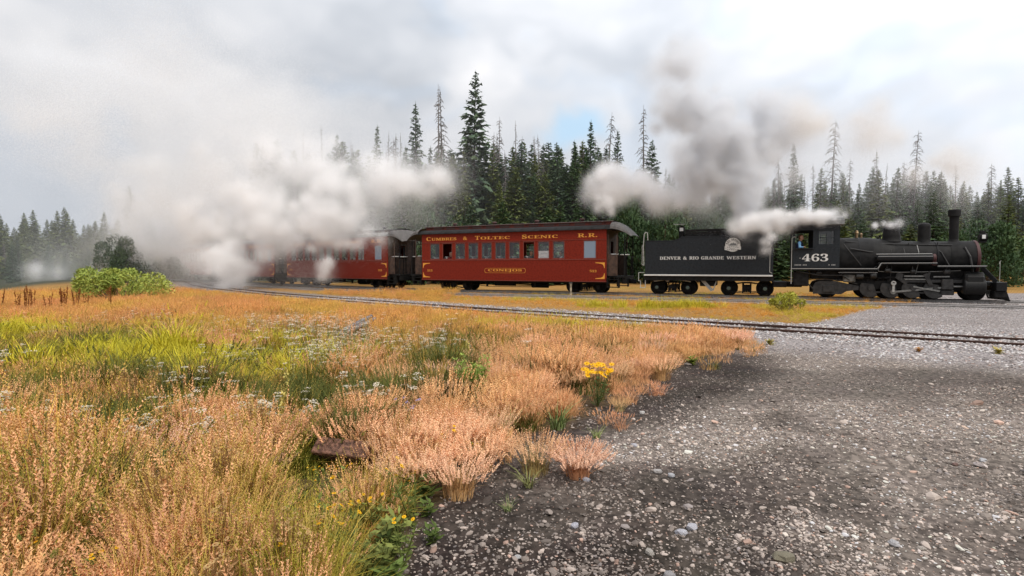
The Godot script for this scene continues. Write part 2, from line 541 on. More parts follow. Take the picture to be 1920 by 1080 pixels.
# a dead spruce: bare grey pole, thin drooping branches
func snag(sd: int, reach: float, first: float, tone: Color) -> Array:
	rng.seed = sd
	var tr := Shape.new()
	tr.col = tone
	var bend := Vector3(rf(-0.03, 0.03), 0, rf(-0.03, 0.03))
	var at := func(y: float) -> Vector3: return Vector3(0, y, 0) + bend * y * y
	for i in 8:
		var y0 := i / 8.0; var y1 := (i + 1) / 8.0
		tr.cone(at.call(y0), at.call(y1), 0.011 * (1.06 - y0), 0.011 * (1.06 - y1), 7, false)
	var s := Shape.new()
	s.col = tone * 1.1
	var y := first
	while y < 0.98:
		var f := (y - first) / (1.0 - first)
		for i in 2:
			var a := rf(0, TAU)
			var l := reach * (1.0 - f * 0.8) * rf(0.4, 1.1)
			var d := Vector3(cos(a), 0, sin(a))
			var o: Vector3 = at.call(y)
			var p1 := o + d * l * 0.5 + Vector3(0, l * rf(-0.25, 0.2), 0)
			var p2 := p1 + d * l * 0.4 + Vector3(0, -l * rf(0.2, 0.6), 0)
			s.cone(o, p1, 0.0022, 0.0017, 3, false)
			s.cone(p1, p2, 0.0017, 0.0006, 3, false)
			for j in 5:
				var q := p1.lerp(p2, rf(-0.4, 0.9))
				s.cone(q, q + (d * rf(-0.1, 0.5) + d.cross(Vector3.UP) * rf(-0.7, 0.7) + Vector3(0, rf(-1.0, 0.1), 0)) * l * 0.3, 0.0011, 0.0003, 3, false)
		y += rf(0.006, 0.017)
	return [tr.mesh(), s.mesh()]

# a leafy shrub of radius 1: [stems, foliage]
func shrub(sd: int, leaves: int, leaf: float, tone: Color, wild: Color) -> Array:
	rng.seed = sd
	var st := Shape.new()
	st.col = Color(0.12, 0.09, 0.06)
	var s := Shape.new()
	var lobes := []
	for i in 16:
		var a := rf(0, TAU)
		var p := Vector3(cos(a) * rf(0.1, 0.8), rf(0.2, 0.88), sin(a) * rf(0.1, 0.8))
		p.y *= 1.0 - 0.35 * Vector2(p.x, p.z).length()
		lobes.append([p, rf(0.13, 0.34), rf(0.0, 1.0)])
		st.cone(Vector3(p.x * 0.12, 0, p.z * 0.12), p, 0.022, 0.006, 5, false)
	for i in leaves:
		var lb: Array = lobes[rng.randi() % 16]
		var d := Vector3(rf(-1, 1), rf(-0.8, 1), rf(-1, 1)).normalized()
		var p: Vector3 = lb[0] + d * lb[1] * pow(rf(0.1, 1.0), 0.4)
		if p.y < 0.02: p.y = rf(0.02, 0.2)
		var g := (d + Vector3(rf(-1, 1), rf(-0.4, 1), rf(-1, 1))).normalized() * leaf * rf(0.6, 1.3)
		var x := g.cross(Vector3(rf(-1, 1), rf(-1, 1), rf(-1, 1)).normalized()) * 0.4
		var t := tone.lerp(wild, clampf(lb[2] * 0.6 + rf(-0.2, 0.5), 0, 1)) * rf(0.7, 1.3)
		t.a = 1.0
		s.leaf(p - x, p + g, p + x, (d + Vector3.UP * 0.8).normalized(), t, t, t)
	return [st.mesh(), s.mesh()]

func plant_tree(kind: Array, called: String, label: String, cat: String, at: Vector3, turn: float, sc: Vector3, group: String, bark: Material, leafage: Material, parts: Array) -> Node3D:
	var o := thing(called, label, cat, at, turn, group)
	o.transform = Transform3D((Basis(Vector3(1, 0, 0), rf(-0.03, 0.03)) * Basis(Vector3(0, 0, 1), rf(-0.035, 0.035)) * Basis(Vector3.UP, turn)).scaled_local(sc), at)
	put(parts[0], kind[0], bark, o)
	put(parts[1], kind[1], leafage, o)
	return o

# where a tree stands, from how far right of the line of sight (tangent) and how far off
func spot(tx: float, d: float) -> Vector3:
	return Vector3(tx * d, height(tx * d, -d) - 0.15, -d)

func say_tree(k: int, wd: float, rise: float, back: float) -> String:
	return ["short ", "middling ", "tall "][clampi(int(rise * 3.0), 0, 2)] + ("slim " if wd < 1.2 else ("broad " if wd > 1.36 else "")) + ["dark", "blue green", "full dark", "thin olive", "full olive", "narrow dark"][k] + (" front" if back < 0.4 else (" rear" if back > 0.75 else "")) + " "

func forest() -> void:
	var bark := tinted("bark", 0.95)
	var needle := tinted("needles", 0.75, 0.35)
	var dead := tinted("dead_wood", 0.9)
	var dark := Color(0.066, 0.112, 0.052)
	var blue := Color(0.076, 0.120, 0.078)
	var olive := Color(0.102, 0.132, 0.044)
	var live := [spruce(101, 0.135, 0.05, 0.05, dark), spruce(102, 0.115, 0.04, 0.10, blue), spruce(103, 0.155, 0.06, 0.12, dark), spruce(104, 0.12, 0.07, 0.2, olive), spruce(105, 0.17, 0.03, 0.05, olive), spruce(106, 0.10, 0.05, 0.14, dark), spruce(107, 0.18, 0.06, 0.14, blue)]
	var snags := [snag(201, 0.13, 0.15, Color(0.17, 0.155, 0.145)), snag(202, 0.10, 0.2, Color(0.20, 0.18, 0.17)), snag(203, 0.15, 0.25, Color(0.15, 0.135, 0.13)), snag(204, 0.05, 0.3, Color(0.21, 0.19, 0.18))]
	rng.seed = 42
	# the trees that stand out: tangent to the right, distance, top above the eye as a tangent, kind (0-6 live, 10-13 dead), wording
	var named_trees := [
		[-0.071, 62.0, 0.356, 6, "tallest spruce of the wood, open crowned, above the red coach's roof"],
		[-0.184, 60.0, 0.300, 1, "slim pointed spruce standing alone above the drifting steam"],
		[-0.255, 60.0, 0.262, 5, "narrow spruce with a spire tip half hidden in the steam"],
		[-0.331, 60.0, 0.245, 0, "spruce mostly veiled by the steam over the second coach"],
		[-0.375, 62.0, 0.205, 2, "faint spruce behind the left side of the steam bank"],
		[-0.465, 64.0, 0.185, 2, "faint broad spruce at the far end of the steam bank"],
		[-0.700, 70.0, 0.150, 2, "big lone spruce blurred by steam at the far end of the train"],
		[0.139, 60.0, 0.268, 1, "blue green spruce with a slim spire left of the smoke column"],
		[0.196, 62.0, 0.250, 1, "second slim spruce just left of the smoke column"],
		[0.112, 60.0, 0.232, 0, "dark spruce between two taller spires above the coach roof"],
		[0.258, 58.0, 0.232, 6, "thin crowned spruce at the edge of the smoke column"],
		[0.521, 58.0, 0.228, 1, "spruce with a bare gap low in its crown above the cab"],
		[0.562, 60.0, 0.155, 3, "short dark spruce just right of the cab roof"],
		[0.642, 58.0, 0.155, 0, "compact spruce above the boiler between two bare snags"],
		[-0.020, 52.0, 0.160, 4, "young bright spruce in front of the dark wood behind the coach"],
		[0.700, 60.0, 0.165, 5, "thin dark spruce above the sand dome"],
		[0.722, 62.0, 0.150, 0, "dark spruce right beside the thin one above the sand dome"],
		[0.608, 60.0, 0.170, 3, "spruce with a living lower crown under a leaning snag"],
		[0.746, 62.0, 0.160, 5, "spruce between the steam dome and the chimney"],
		[0.795, 64.0, 0.158, 1, "spruce just left of the engine's chimney"],
		[-0.139, 62.0, 0.333, 13, "left pole of the pair of bare snags"],
		[-0.126, 63.0, 0.330, 10, "right pole of the pair of bare snags"],
		[-0.025, 64.0, 0.275, 11, "leaning grey snag right of the tallest spruce"],
		[0.005, 64.0, 0.268, 13, "thin crooked snag above the coach roof"],
		[0.050, 66.0, 0.238, 13, "short grey pole among the dark spruces above the coach"],
		[0.172, 64.0, 0.285, 10, "branchy grey snag between two slim spruces"],
		[0.243, 62.0, 0.298, 10, "tall grey snag with short branches beside the smoke column"],
		[0.310, 66.0, 0.190, 12, "bare snag half hidden behind the smoke column"],
		[0.495, 66.0, 0.205, 12, "grey snag just right of the smoke column"],
		[0.586, 60.0, 0.270, 12, "tall drooping snag above the firebox"],
		[0.677, 62.0, 0.218, 10, "straight snag with dense bare twigs above the boiler"],
		[0.740, 60.0, 0.250, 12, "tall leaning snag with drooping limbs above the domes"],
		[0.820, 66.0, 0.190, 11, "pale thin snag behind the engine's chimney"],
		[0.885, 62.0, 0.190, 12, "hanging limbed snag right of the chimney"],
		[-0.228, 66.0, 0.250, 13, "bare pole right of the narrow spire spruce"],
		[-0.215, 67.0, 0.248, 11, "bare pole nearest the slim lone spruce"],
		[-0.203, 66.0, 0.245, 13, "slightly bent bare pole in a row of three"],
		[-0.300, 66.0, 0.225, 13, "thin bare pole above the middle of the steam bank"],
		[-0.400, 66.0, 0.215, 13, "solitary bare pole left of the veiled spruces"],
		[-0.178, 66.0, 0.235, 13, "bare pole touching the slim lone spruce"],
		[0.905, 64.0, 0.160, 3, "olive spruce at the right end of the wood"],
	]
	for q in named_trees:
		var base := spot(q[0], q[1])
		var h: float = 1.5 + q[2] * q[1] - base.y
		var k: int = q[3]
		if k < 10:
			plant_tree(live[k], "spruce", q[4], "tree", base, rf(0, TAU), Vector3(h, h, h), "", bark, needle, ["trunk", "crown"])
		else:
			plant_tree(snags[k - 10], "dead_spruce", q[4], "dead tree", base, rf(0, TAU), Vector3(h, h, h), "", dead, dead, ["trunk", "bare_branches"])
	# the body of the wood, tree by tree
	var stands := [   # tangents from, to, distance from, to, top tangent low, high, how many, wording, group, share of dead
		[-0.47, -0.14, 58.0, 76.0, 0.14, 0.235, 74, "spruce in the wood behind the steam bank", "spruces behind the steam bank", 0.2],
		[-0.14, 0.18, 56.0, 74.0, 0.155, 0.232, 112, "spruce in the dense dark wood behind the red coach", "spruces behind the red coach", 0.16],
		[0.16, 0.50, 58.0, 84.0, 0.10, 0.17, 48, "spruce in the wood behind the tender", "spruces behind the tender", 0.35],
		[0.46, 1.02, 54.0, 84.0, 0.115, 0.185, 68, "spruce in the wood behind the engine", "spruces behind the engine", 0.32],
		[-1.02, -0.60, 62.0, 90.0, 0.0, 0.052, 50, "spruce in the misty wood beyond the meadow", "spruces beyond the meadow", 0.2],
	]
	for q in stands:
		for i in int(q[6]):
			var tx: float = lerpf(q[0], q[1], (i + rf(0.0, 1.0)) / q[6])
			var dd: float = rf(q[2], q[3])
			var base := spot(tx, dd)
			var h: float = 1.5 + rf(q[4], q[5]) * dd - base.y
			if rf(0, 1) < q[9]:
				h *= 1.1
				var sk := rng.randi() % 4
				plant_tree(snags[sk], "dead_spruce", ["branchy ", "slim ", "wide branched ", "pole like "][sk] + ("tall" if h > 13.5 else "short") + " bare snag " + str(q[7]).replace("spruce ", "standing "), "dead tree", base, rf(0, TAU), Vector3(h, h, h), "dead " + str(q[8]), dead, dead, ["trunk", "bare_branches"])
			else:
				var wd := rf(1.1, 1.7)
				var lk := rng.randi() % 6
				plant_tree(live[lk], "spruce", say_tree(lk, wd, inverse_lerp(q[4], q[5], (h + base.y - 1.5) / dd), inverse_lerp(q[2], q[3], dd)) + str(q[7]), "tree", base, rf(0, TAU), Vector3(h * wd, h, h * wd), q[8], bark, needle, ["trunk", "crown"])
	# young spruces at the edge of the wood
	for i in 74:
		var tx := lerpf(-0.36, 1.04, (i + rf(0.0, 1.0)) / 74.0)
		var dd := rf(44.0, 57.0)
		var base := spot(tx, dd)
		var h := rf(3.2, 7.5)
		var lk := rng.randi() % 6
		var wd := rf(1.5, 2.4)
		var where := "behind the steam bank" if tx < -0.17 else ("behind the red coach" if tx < 0.22 else ("behind the tender" if tx < 0.5 else "behind the engine"))
		plant_tree(live[lk], "young_spruce", ("very small " if h < 4.5 else "") + say_tree(lk, wd * 0.75, 0.1, 0.5).replace("short ", "") + "young spruce fronting the wood " + where, "tree", base, rf(0, TAU), Vector3(h * wd, h, h * wd), "young spruces along the edge of the wood", bark, needle, ["trunk", "crown"])
	# the far depth of the wood: one mass
	for part in 3:
		var w := []; var t := []
		for i in 220:
			var tx := rf(-0.55, 1.25) if part < 2 else rf(-1.3, -0.5)
			var dd := rf(82.0, 125.0)
			var b := spot(tx, dd)
			var h := rf(9.0, 13.5) if part < 2 else rf(7.0, 11.0)
			w.append(Transform3D(Basis(Vector3.UP, rf(0, TAU)).scaled_local(Vector3(h * 1.2, h, h * 1.2)), b))
			t.append(Color(1, 1, 1) * rf(0.8, 1.15))
		var o := scatter("distant_woods", "far depth of the spruce wood reading as one dark mass" if part < 2 else "far misty woods beyond the meadow on the left", live[part * 2][1], needle, w, t)
		o.set_meta("category", "woods")
	# leafy shrubs at the foot of the wood
	var leafy := [shrub(301, 9000, 0.05, Color(0.055, 0.095, 0.03), Color(0.09, 0.13, 0.045)), shrub(302, 9000, 0.05, Color(0.04, 0.078, 0.034), Color(0.075, 0.115, 0.045))]
	var leafm := tinted("leaves", 0.6, 0.5)
	rng.seed = 77
	for q in [[0.275, 44.0, 0.118, 3.4, "rounded willow shrub seen between the coach and the tender"], [0.345, 45.0, 0.10, 3.2, "willow shrub above the back of the tender"], [-0.165, 46.0, 0.135, 3.8, "pale leafy shrub at the edge of the steam behind the coach"], [0.20, 47.0, 0.12, 3.6, "tall leafy shrub behind the coach's platform hood"],
		[0.87, 36.0, 0.075, 3.0, "tall leafy shrub behind the engine's front"], [0.94, 38.0, 0.05, 2.6, "loose grey green shrub right of the cowcatcher"], [-0.645, 52.0, 0.02, 2.6, "dark shrub beside the curving tracks at the train's end"], [-0.715, 50.0, 0.05, 2.8, "dark rounded shrub behind the bright bush"]]:
		var b := spot(q[0], q[1])
		var h: float = (1.5 + q[2] * q[1] - b.y) / 0.95
		plant_tree(leafy[rng.randi() % 2], "willow_shrub", q[4], "shrub", b, rf(0, TAU), Vector3(q[3], h, q[3]), "", bark, leafm, ["stems", "foliage"])
# ---------------------------------------------------------------- ground, stones, tracks
func lay_tracks() -> void:
	var a := []
	for t in [58.0, 40.0, 25.0, 10.0, 0.0, -6.0]: a.append(along(t, -1.25))
	a.append_array([Vector2(-11.4, -38.2), Vector2(-17.0, -42.7), Vector2(-26.1, -50.8), Vector2(-36.2, -59.9), Vector2(-46, -67.5), Vector2(-62, -77), Vector2(-95, -90)])
	main_line = spline(a, 0.5)
	a = []
	for t in [58.0, 40.0, 25.0, 10.0, 0.0, -6.0]: a.append(along(t, 2.5))
	a.append_array([Vector2(-10.2, -33.2), Vector2(-16.5, -38.4), Vector2(-25.0, -46.8), Vector2(-34.0, -57.2)])
	middle_line = spline(a, 0.5)
	siding_line = spline([Vector2(30, 2.0), Vector2(19, -4.9), Vector2(10.0, -10.5), Vector2(3.85, -14.65), Vector2(-4.2, -21.1), Vector2(-13.7, -30.0), Vector2(-23.3, -41.0), Vector2(-31.0, -52.0)], 0.5)

func ground() -> void:
	var m := tinted("earth", 0.95)
	m.detail_enabled = true; m.detail_albedo = rough_noise; m.detail_blend_mode = BaseMaterial3D.BLEND_MODE_MUL
	m.uv1_triplanar = true; m.uv1_world_triplanar = true; m.uv1_scale = Vector3.ONE * 1.7
	m.heightmap_enabled = true; m.heightmap_texture = grain_noise; m.heightmap_scale = 3.0
	var nx := 340; var nz := 300
	var s := Shape.new()
	var px := PackedVector3Array(); var pc := PackedColorArray(); var ix := PackedInt32Array()
	for j in nz + 1:
		var q := lerpf(-1.0, 1.0, float(j) / nz)
		var z := -(sinh(q * 5.2) * 5.6 + 7.0)
		for i in nx + 1:
			var p := lerpf(-1.0, 1.0, float(i) / nx)
			var x := sinh(p * 4.6) * 9.0
			px.append(Vector3(x, height(x, z), z))
			pc.append(earth(x, z))
	for j in nz:
		for i in nx:
			var k := j * (nx + 1) + i
			ix.append_array([k, k + 1, k + nx + 2, k, k + nx + 2, k + nx + 1])
	var nn := PackedVector3Array()
	nn.resize(px.size())
	for i in range(0, ix.size(), 3):
		var f := (px[ix[i + 2]] - px[ix[i]]).cross(px[ix[i + 1]] - px[ix[i]])
		for k in 3: nn[ix[i + k]] += f
	for i in nn.size(): nn[i] = nn[i].normalized()
	if nn[0].y < 0.0:
		for i in nn.size(): nn[i] = -nn[i]
		for i in range(0, ix.size(), 3):
			var t := ix[i + 1]; ix[i + 1] = ix[i + 2]; ix[i + 2] = t
	var a := []
	a.resize(Mesh.ARRAY_MAX)
	a[Mesh.ARRAY_VERTEX] = px; a[Mesh.ARRAY_NORMAL] = nn; a[Mesh.ARRAY_COLOR] = pc; a[Mesh.ARRAY_INDEX] = ix
	var me := ArrayMesh.new()
	me.add_surface_from_arrays(Mesh.PRIMITIVE_TRIANGLES, a)
	var o := put("ground", me, m, self)
	tag(o, "rolling meadow ground, gravel lot and track beds reaching the woods", "", "", "structure")

# how much of the light ballast lies here, 0..1
func ballast(x: float, z: float) -> float:
	if absf(x) > 90.0 or z < -95.0 or z > 6.0: return 0.0
	var p := Vector2(x, z)
	var w := fn2.get_noise_2d(x * 3.0, z * 3.0) * 0.5
	var b := 1.0 - smoothstep(1.3, 2.2, near_line(siding_line, p) + w)
	b = maxf(b, 0.5 * (1.0 - smoothstep(0.9, 1.7, near_line(main_line, p) + w)))
	b = maxf(b, 0.45 * (1.0 - smoothstep(0.7, 1.4, near_line(middle_line, p) + w)))
	return b

# base colour of the bare ground (linear)
func earth(x: float, z: float) -> Color:
	var d := -z
	var n := fn.get_noise_2d(x * 2.0, z * 2.0)
	var m := fn2.get_noise_2d(x, z)
	var soil := Color(0.115, 0.080, 0.045)  # brown soil, kept dark so gaps under the grass look shady
	var straw := Color(0.46, 0.25, 0.075)
	var green := Color(0.20, 0.17, 0.035)
	var c := soil.lerp(straw, clampf(smoothstep(7.0, 22.0, Vector2(x, z).length()) * 0.9 + n * 0.2, 0, 1))
	c = c.lerp(green, clampf(n * 0.7 + 0.05, 0.0, 0.5))
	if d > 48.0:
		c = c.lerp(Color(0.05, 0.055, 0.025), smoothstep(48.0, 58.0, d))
	var g := lot_colour(x, z)
	if d < 60.0 and absf(x) < 70.0:
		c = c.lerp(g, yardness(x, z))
		c = c.lerp(Color(0.24, 0.215, 0.205), ballast(x, z))
	return c * (1.0 + m * 0.15)

func lot_colour(x: float, z: float) -> Color:
	var n := fn.get_noise_2d(x * 2.5 + 40.0, z * 2.5)
	var dirt := Color(0.040, 0.030, 0.025)
	var fine := Color(0.215, 0.178, 0.152)
	var pale := Color(0.33, 0.295, 0.285)
	var k := near_line(siding_line, Vector2(x, z)) + n * 1.1
	var c := dirt.lerp(fine, smoothstep(3.4, 5.2, Vector2(x, z).length() + n * 2.0 + fn2.get_noise_2d(x, z) * 0.6))
	var e := 9.0
	if Vector2(x, z).length() < 10.0: e = from_yard(Vector2(x, z))
	c = c.lerp(dirt, 0.85 * (1.0 - smoothstep(0.15, 0.95, e + n * 1.2)))
	c = c.lerp(dirt, 0.6 * smoothstep(0.10, 0.30, fn.get_noise_2d(x * 6.0 + 11.0, z * 7.0)) * (1.0 - smoothstep(5.0, 8.5, -z)))
	var far_side := smoothstep(0.5, 1.5, -(z + 10.0) - (10.3 - x) * 0.64)
	c = c * lerpf(0.7, 1.1, smoothstep(-0.22, 0.2, fn.get_noise_2d(x * 5.0, z * 9.0 + 20.0)))
	return c.lerp(pale, maxf(1.0 - smoothstep(2.4, 4.2, k), far_side * 0.8))

func pebble(sd: int, k := 0) -> ArrayMesh:
	rng.seed = sd
	var s := Shape.new()
	var rows := []
	var ns := 7 if k else 6
	for j in [-0.62, 0.0, 0.55]:
		var r := []
		for i in ns:
			var a := TAU * (i + rf(-0.3, 0.3)) / ns
			var q := sqrt(1.0 - j * j) * rf(0.72, 1.1)
			r.append(Vector3(cos(a) * q, j * rf(0.8, 1.1) * 0.62, sin(a) * q * 0.85))
		rows.append(r)
	var top := Vector3(rf(-0.2, 0.2), rf(0.46, 0.62), rf(-0.2, 0.2))
	for i in ns:
		var i2 := (i + 1) % ns
		for j in 2: s.quad(rows[j][i], rows[j][i2], rows[j + 1][i2], rows[j + 1][i], Vector3.ZERO)
		s.tri_from(rows[2][i], rows[2][i2], top, Vector3.ZERO)
	return s.mesh()

func stones() -> void:
	var stone := tinted("stone", 0.85)
	var kinds := [pebble(11), pebble(12), pebble(13), pebble(14)]
	rng.seed = 5
	var w := [[], [], [], []]; var t := [[], [], [], []]
	var n := 0
	while n < 190000:
		# closer ground gets more and finer stones
		var d := 2.2 * pow(12.0, pow(rf(0, 1), 1.25))
		var x := d * rf(-1.02, 1.02)
		var z := -d
		n += 1
		var y := yardness(x, z)
		var b := 0.0
		if d > 9.0: b = ballast(x, z)
		if y < 0.5 and b < 0.25:
			var edge := yardness(x + 0.35, z - 0.2)
			if not (edge > 0.5 and rf(0, 1) < 0.4): continue
		if d > 7.0 and b < 0.3 and rf(0, 1) < 0.35: continue
		if b < 0.3:
			var bare := fn2.get_noise_2d(x * 0.7, z * 0.7) + 0.25 * (1.0 - smoothstep(3.0, 4.6, d + x * 0.3))
			if x < 4.0 and d < 9.0: bare += 0.45 * (1.0 - smoothstep(0.2, 0.9, from_yard(Vector2(x, z))))
			bare += 0.3 * smoothstep(0.10, 0.30, fn.get_noise_2d(x * 6.0 + 11.0, z * 7.0)) * (1.0 - smoothstep(5.0, 8.5, d))
			if rf(0, 1) < 0.22 * (1.0 - smoothstep(4.0, 6.0, d)) + smoothstep(0.0, 0.4, bare) * 0.5: continue
		var px := d / 540.0
		var r := 0.0047 * exp(absf(rng.randfn(0, 0.58)))
		if rf(0, 1) < 0.02: r *= rf(1.3, 2.3)
		if b > 0.3: r = rf(0.014, 0.034)
		elif near_line(siding_line, Vector2(x, z)) < 3.6: r = rf(0.010, 0.026)
		r = maxf(r, px * 0.55)
		var lc := lot_colour(x, z) if b < 0.3 else Color(0.31, 0.285, 0.28)
		var grey := rf(0.7, 2.2) if rf(0, 1) < 0.75 else rf(2.0, 3.6)
		var c := (lc * 0.65 + Color(0.090, 0.077, 0.068)) * grey
		c = c * lerpf(0.72, 1.1, smoothstep(-0.22, 0.2, fn.get_noise_2d(x * 5.0, z * 9.0 + 20.0))) if b < 0.3 else c
		if rf(0, 1) < 0.08: c = c * Color(1.18, 0.96, 0.88)
		elif rf(0, 1) < 0.08: c = c * Color(0.95, 0.99, 1.07)
		c = Color(minf(c.r, 0.58), minf(c.g, 0.56), minf(c.b, 0.56))
		var bs := Basis(Vector3(rf(-0.3, 0.3), 1, rf(-0.3, 0.3)).normalized(), rf(0, TAU)).scaled_local(Vector3(r * rf(0.8, 1.4), r * rf(0.55, 1.0), r * rf(0.75, 1.2)))
		var q := n % 4
		w[q].append(Transform3D(bs, Vector3(x, height(x, z) + r * rf(0.0, 0.3), z))); t[q].append(c)
	for q in 4:
		scatter("gravel", "loose grey gravel covering the lot and the track beds", kinds[q], stone, w[q], t[q])
	# the stones large enough to pick out
	var big := [pebble(21, 1), pebble(22, 1), pebble(23, 1)]
	var k := 0
	for q in [[1.39, -2.70, 0.062, Color(0.26, 0.23, 0.16), "rough tan rock, largest on the gravel lot"], [0.36, -3.05, 0.035, Color(0.52, 0.51, 0.56), "pale stone lying left of a close pair of white stones"], [0.95, -2.97, 0.04, Color(0.55, 0.54, 0.58), "left stone of a touching pair of white stones on dark gravel"], [1.03, -3.03, 0.042, Color(0.55, 0.54, 0.58), "right stone of a touching pair of white stones on dark gravel"],
		[0.72, -2.76, 0.034, Color(0.46, 0.42, 0.37), "cream flat stone on the dark near gravel"], [0.76, -2.55, 0.036, Color(0.40, 0.38, 0.38), "grey blocky stone at the near edge of the gravel"], [2.06, -2.85, 0.036, Color(0.55, 0.53, 0.53), "long white stone in a small cluster on the gravel"], [2.17, -2.80, 0.026, Color(0.50, 0.44, 0.38), "small cream stone beside the long white stone"], [3.63, -4.10, 0.035, Color(0.58, 0.57, 0.58), "lone bright white stone on fine brown gravel"],
		[0.52, -3.72, 0.036, Color(0.52, 0.52, 0.57), "bluish white stone right of the pink grass clump"], [1.06, -3.87, 0.04, Color(0.46, 0.43, 0.41), "flat pinkish stone in the middle of the gravel"], [1.14, -3.80, 0.036, Color(0.48, 0.48, 0.50), "grey white stone beside the flat pinkish stone"], [0.03, -2.72, 0.022, Color(0.56, 0.55, 0.54), "small round white stone on bare dark soil"], [1.33, -5.45, 0.04, Color(0.46, 0.44, 0.42), "pale flat stone under the yellow flowers"], [1.02, -4.45, 0.035, Color(0.47, 0.46, 0.5), "lilac grey stone on the mid gravel"], [3.35, -4.02, 0.03, Color(0.20, 0.12, 0.10), "dark red stone on the brown gravel"]]:
		var o := put("stone", big[k % 3], mat_vertex(q[3]), self, Transform3D(Basis(Vector3.UP, k * 1.3).scaled_local(Vector3(q[2], q[2] * 0.95, q[2] * 0.85)), Vector3(q[0], height(q[0], q[1]) + q[2] * 0.25, q[1])))
		tag(o, q[4], "stone", "stones on the gravel lot")
		k += 1

func mat_vertex(c: Color) -> StandardMaterial3D:
	return mat("stone %s" % c.to_html(), c.r, c.g, c.b, 0.85, 0.0, 0.3, 0.6, 9.0)

func rail_shape(line: PackedVector2Array, off: float, y: float, cut := 0) -> Shape:
	var s := Shape.new()
	var prof := [Vector2(-0.055, -0.12), Vector2(-0.055, -0.105), Vector2(-0.012, -0.085), Vector2(-0.012, -0.03), Vector2(-0.03, -0.02), Vector2(-0.03, -0.004), Vector2(-0.024, 0.0), Vector2(0.024, 0.0), Vector2(0.03, -0.004), Vector2(0.03, -0.02), Vector2(0.012, -0.03), Vector2(0.012, -0.085), Vector2(0.055, -0.105), Vector2(0.055, -0.12)]
	for i in range(0, line.size() - 2 - cut, 2):
		var a := line[i]; var b := line[i + 2]
		var na := (line[mini(i + 1, line.size() - 1)] - line[maxi(i - 1, 0)]).normalized().orthogonal()
		var nb := (line[mini(i + 3, line.size() - 1)] - line[i + 1]).normalized().orthogonal()
		for k in prof.size() - 1:
			var p: Vector2 = prof[k]; var q: Vector2 = prof[k + 1]
			var A := Vector3(a.x + na.x * (off + p.x), y + p.y, a.y + na.y * (off + p.x))
			var B := Vector3(b.x + nb.x * (off + p.x), y + p.y, b.y + nb.y * (off + p.x))
			var C := Vector3(b.x + nb.x * (off + q.x), y + q.y, b.y + nb.y * (off + q.x))
			var D := Vector3(a.x + na.x * (off + q.x), y + q.y, a.y + na.y * (off + q.x))
			var inside := Vector3(a.x + na.x * off, y - 0.06, a.y + na.y * off)
			s.quad(A, B, C, D, inside)
	return s

func tracks() -> void:
	var rust := mat("rusty_rail", 0.11, 0.055, 0.038, 0.75, 0.2, 0.6, 0.0, 2.0)
	var worn := mat("worn_rail", 0.46, 0.43, 0.41, 0.5, 0.15, 0.6, 0.0, 2.0)
	var wood := mat("old_sleeper", 0.085, 0.065, 0.055, 0.95, 0.0, 0.7, 2.0, 3.0)
	var tie := Shape.new()
	tie.box(Vector3(-0.1, -0.16, -0.92), Vector3(0.1, 0.0, 0.92), 0.012)
	var tie_mesh := tie.mesh()
	for q in [[main_line, "track under the train with worn bright rails", worn, 0.10, 130.0], [middle_line, "middle track running close in front of the train", worn, 0.09, 120.0], [siding_line, "nearest track with rusty rails sunk in pale gravel", rust, 0.055, 90.0]]:
		var o := thing("railway_track", q[1], "track", Vector3.ZERO, 0.0, "", "structure")
		var l: PackedVector2Array = q[0]
		obj("rail", rail_shape(l, 0.4875, q[3]), q[2], o)
		obj("rail", rail_shape(l, -0.4875, q[3]), q[2], o)
		rng.seed = 9
		for i in range(4, mini(l.size() - 3, 260)):
			var d := (l[i + 1] - l[i]).normalized()
			var p := l[i]
			if p.x < -48.0 or p.x > 26.0: continue
			var b := Basis(Vector3.UP, atan2(-d.y, d.x) + rf(-0.04, 0.04))
			put("sleeper", tie_mesh, wood, o, Transform3D(b, Vector3(p.x, q[3] - 0.095 + rf(-0.012, 0.004) + (0.035 if q[3] < 0.08 else 0.0), p.y)))
# ---------------------------------------------------------------- lettering
var faces := {}
func letters(called: String, text: String, centre: Vector3, size: Vector2, m: Material, parent: Node, face := "Droid Serif", bold := 800, gap := 0) -> MeshInstance3D:
	var key := text + face + str(bold)
	if not faces.has(key):
		var f := SystemFont.new()
		f.font_names = PackedStringArray([face]); f.font_weight = bold
		var tm := TextMesh.new()
		tm.text = text; tm.font = f; tm.font_size = 64; tm.pixel_size = 0.01; tm.depth = 0.05; tm.curve_step = 2.0
		faces[key] = tm
	var me: TextMesh = faces[key]
	var bb := me.get_aabb()
	var sc := Vector3(size.x / maxf(bb.size.x, 0.01), size.y / maxf(bb.size.y, 0.01), 0.16)
	var c := bb.get_center()
	return put(called, me, m, parent, Transform3D(Basis().scaled(sc), centre - c * sc))

# ---------------------------------------------------------------- running gear
func wheel(r: float, w: float, z: float, s: Shape, at: Vector3) -> void:      # a spoked-looking disc wheel on a cross axle
	s.lathe(at + Vector3(0, 0, z - w), Vector3(0, 0, 1), [[0.0, w * 1.6], [r * 0.22, w * 1.6], [r * 0.24, w * 1.25], [r * 0.78, w * 0.9], [r * 0.84, w * 1.2], [r, w * 1.2], [r, 0.02], [r + 0.028, 0.015], [r + 0.028, 0.0], [0.0, 0.0]], 22)

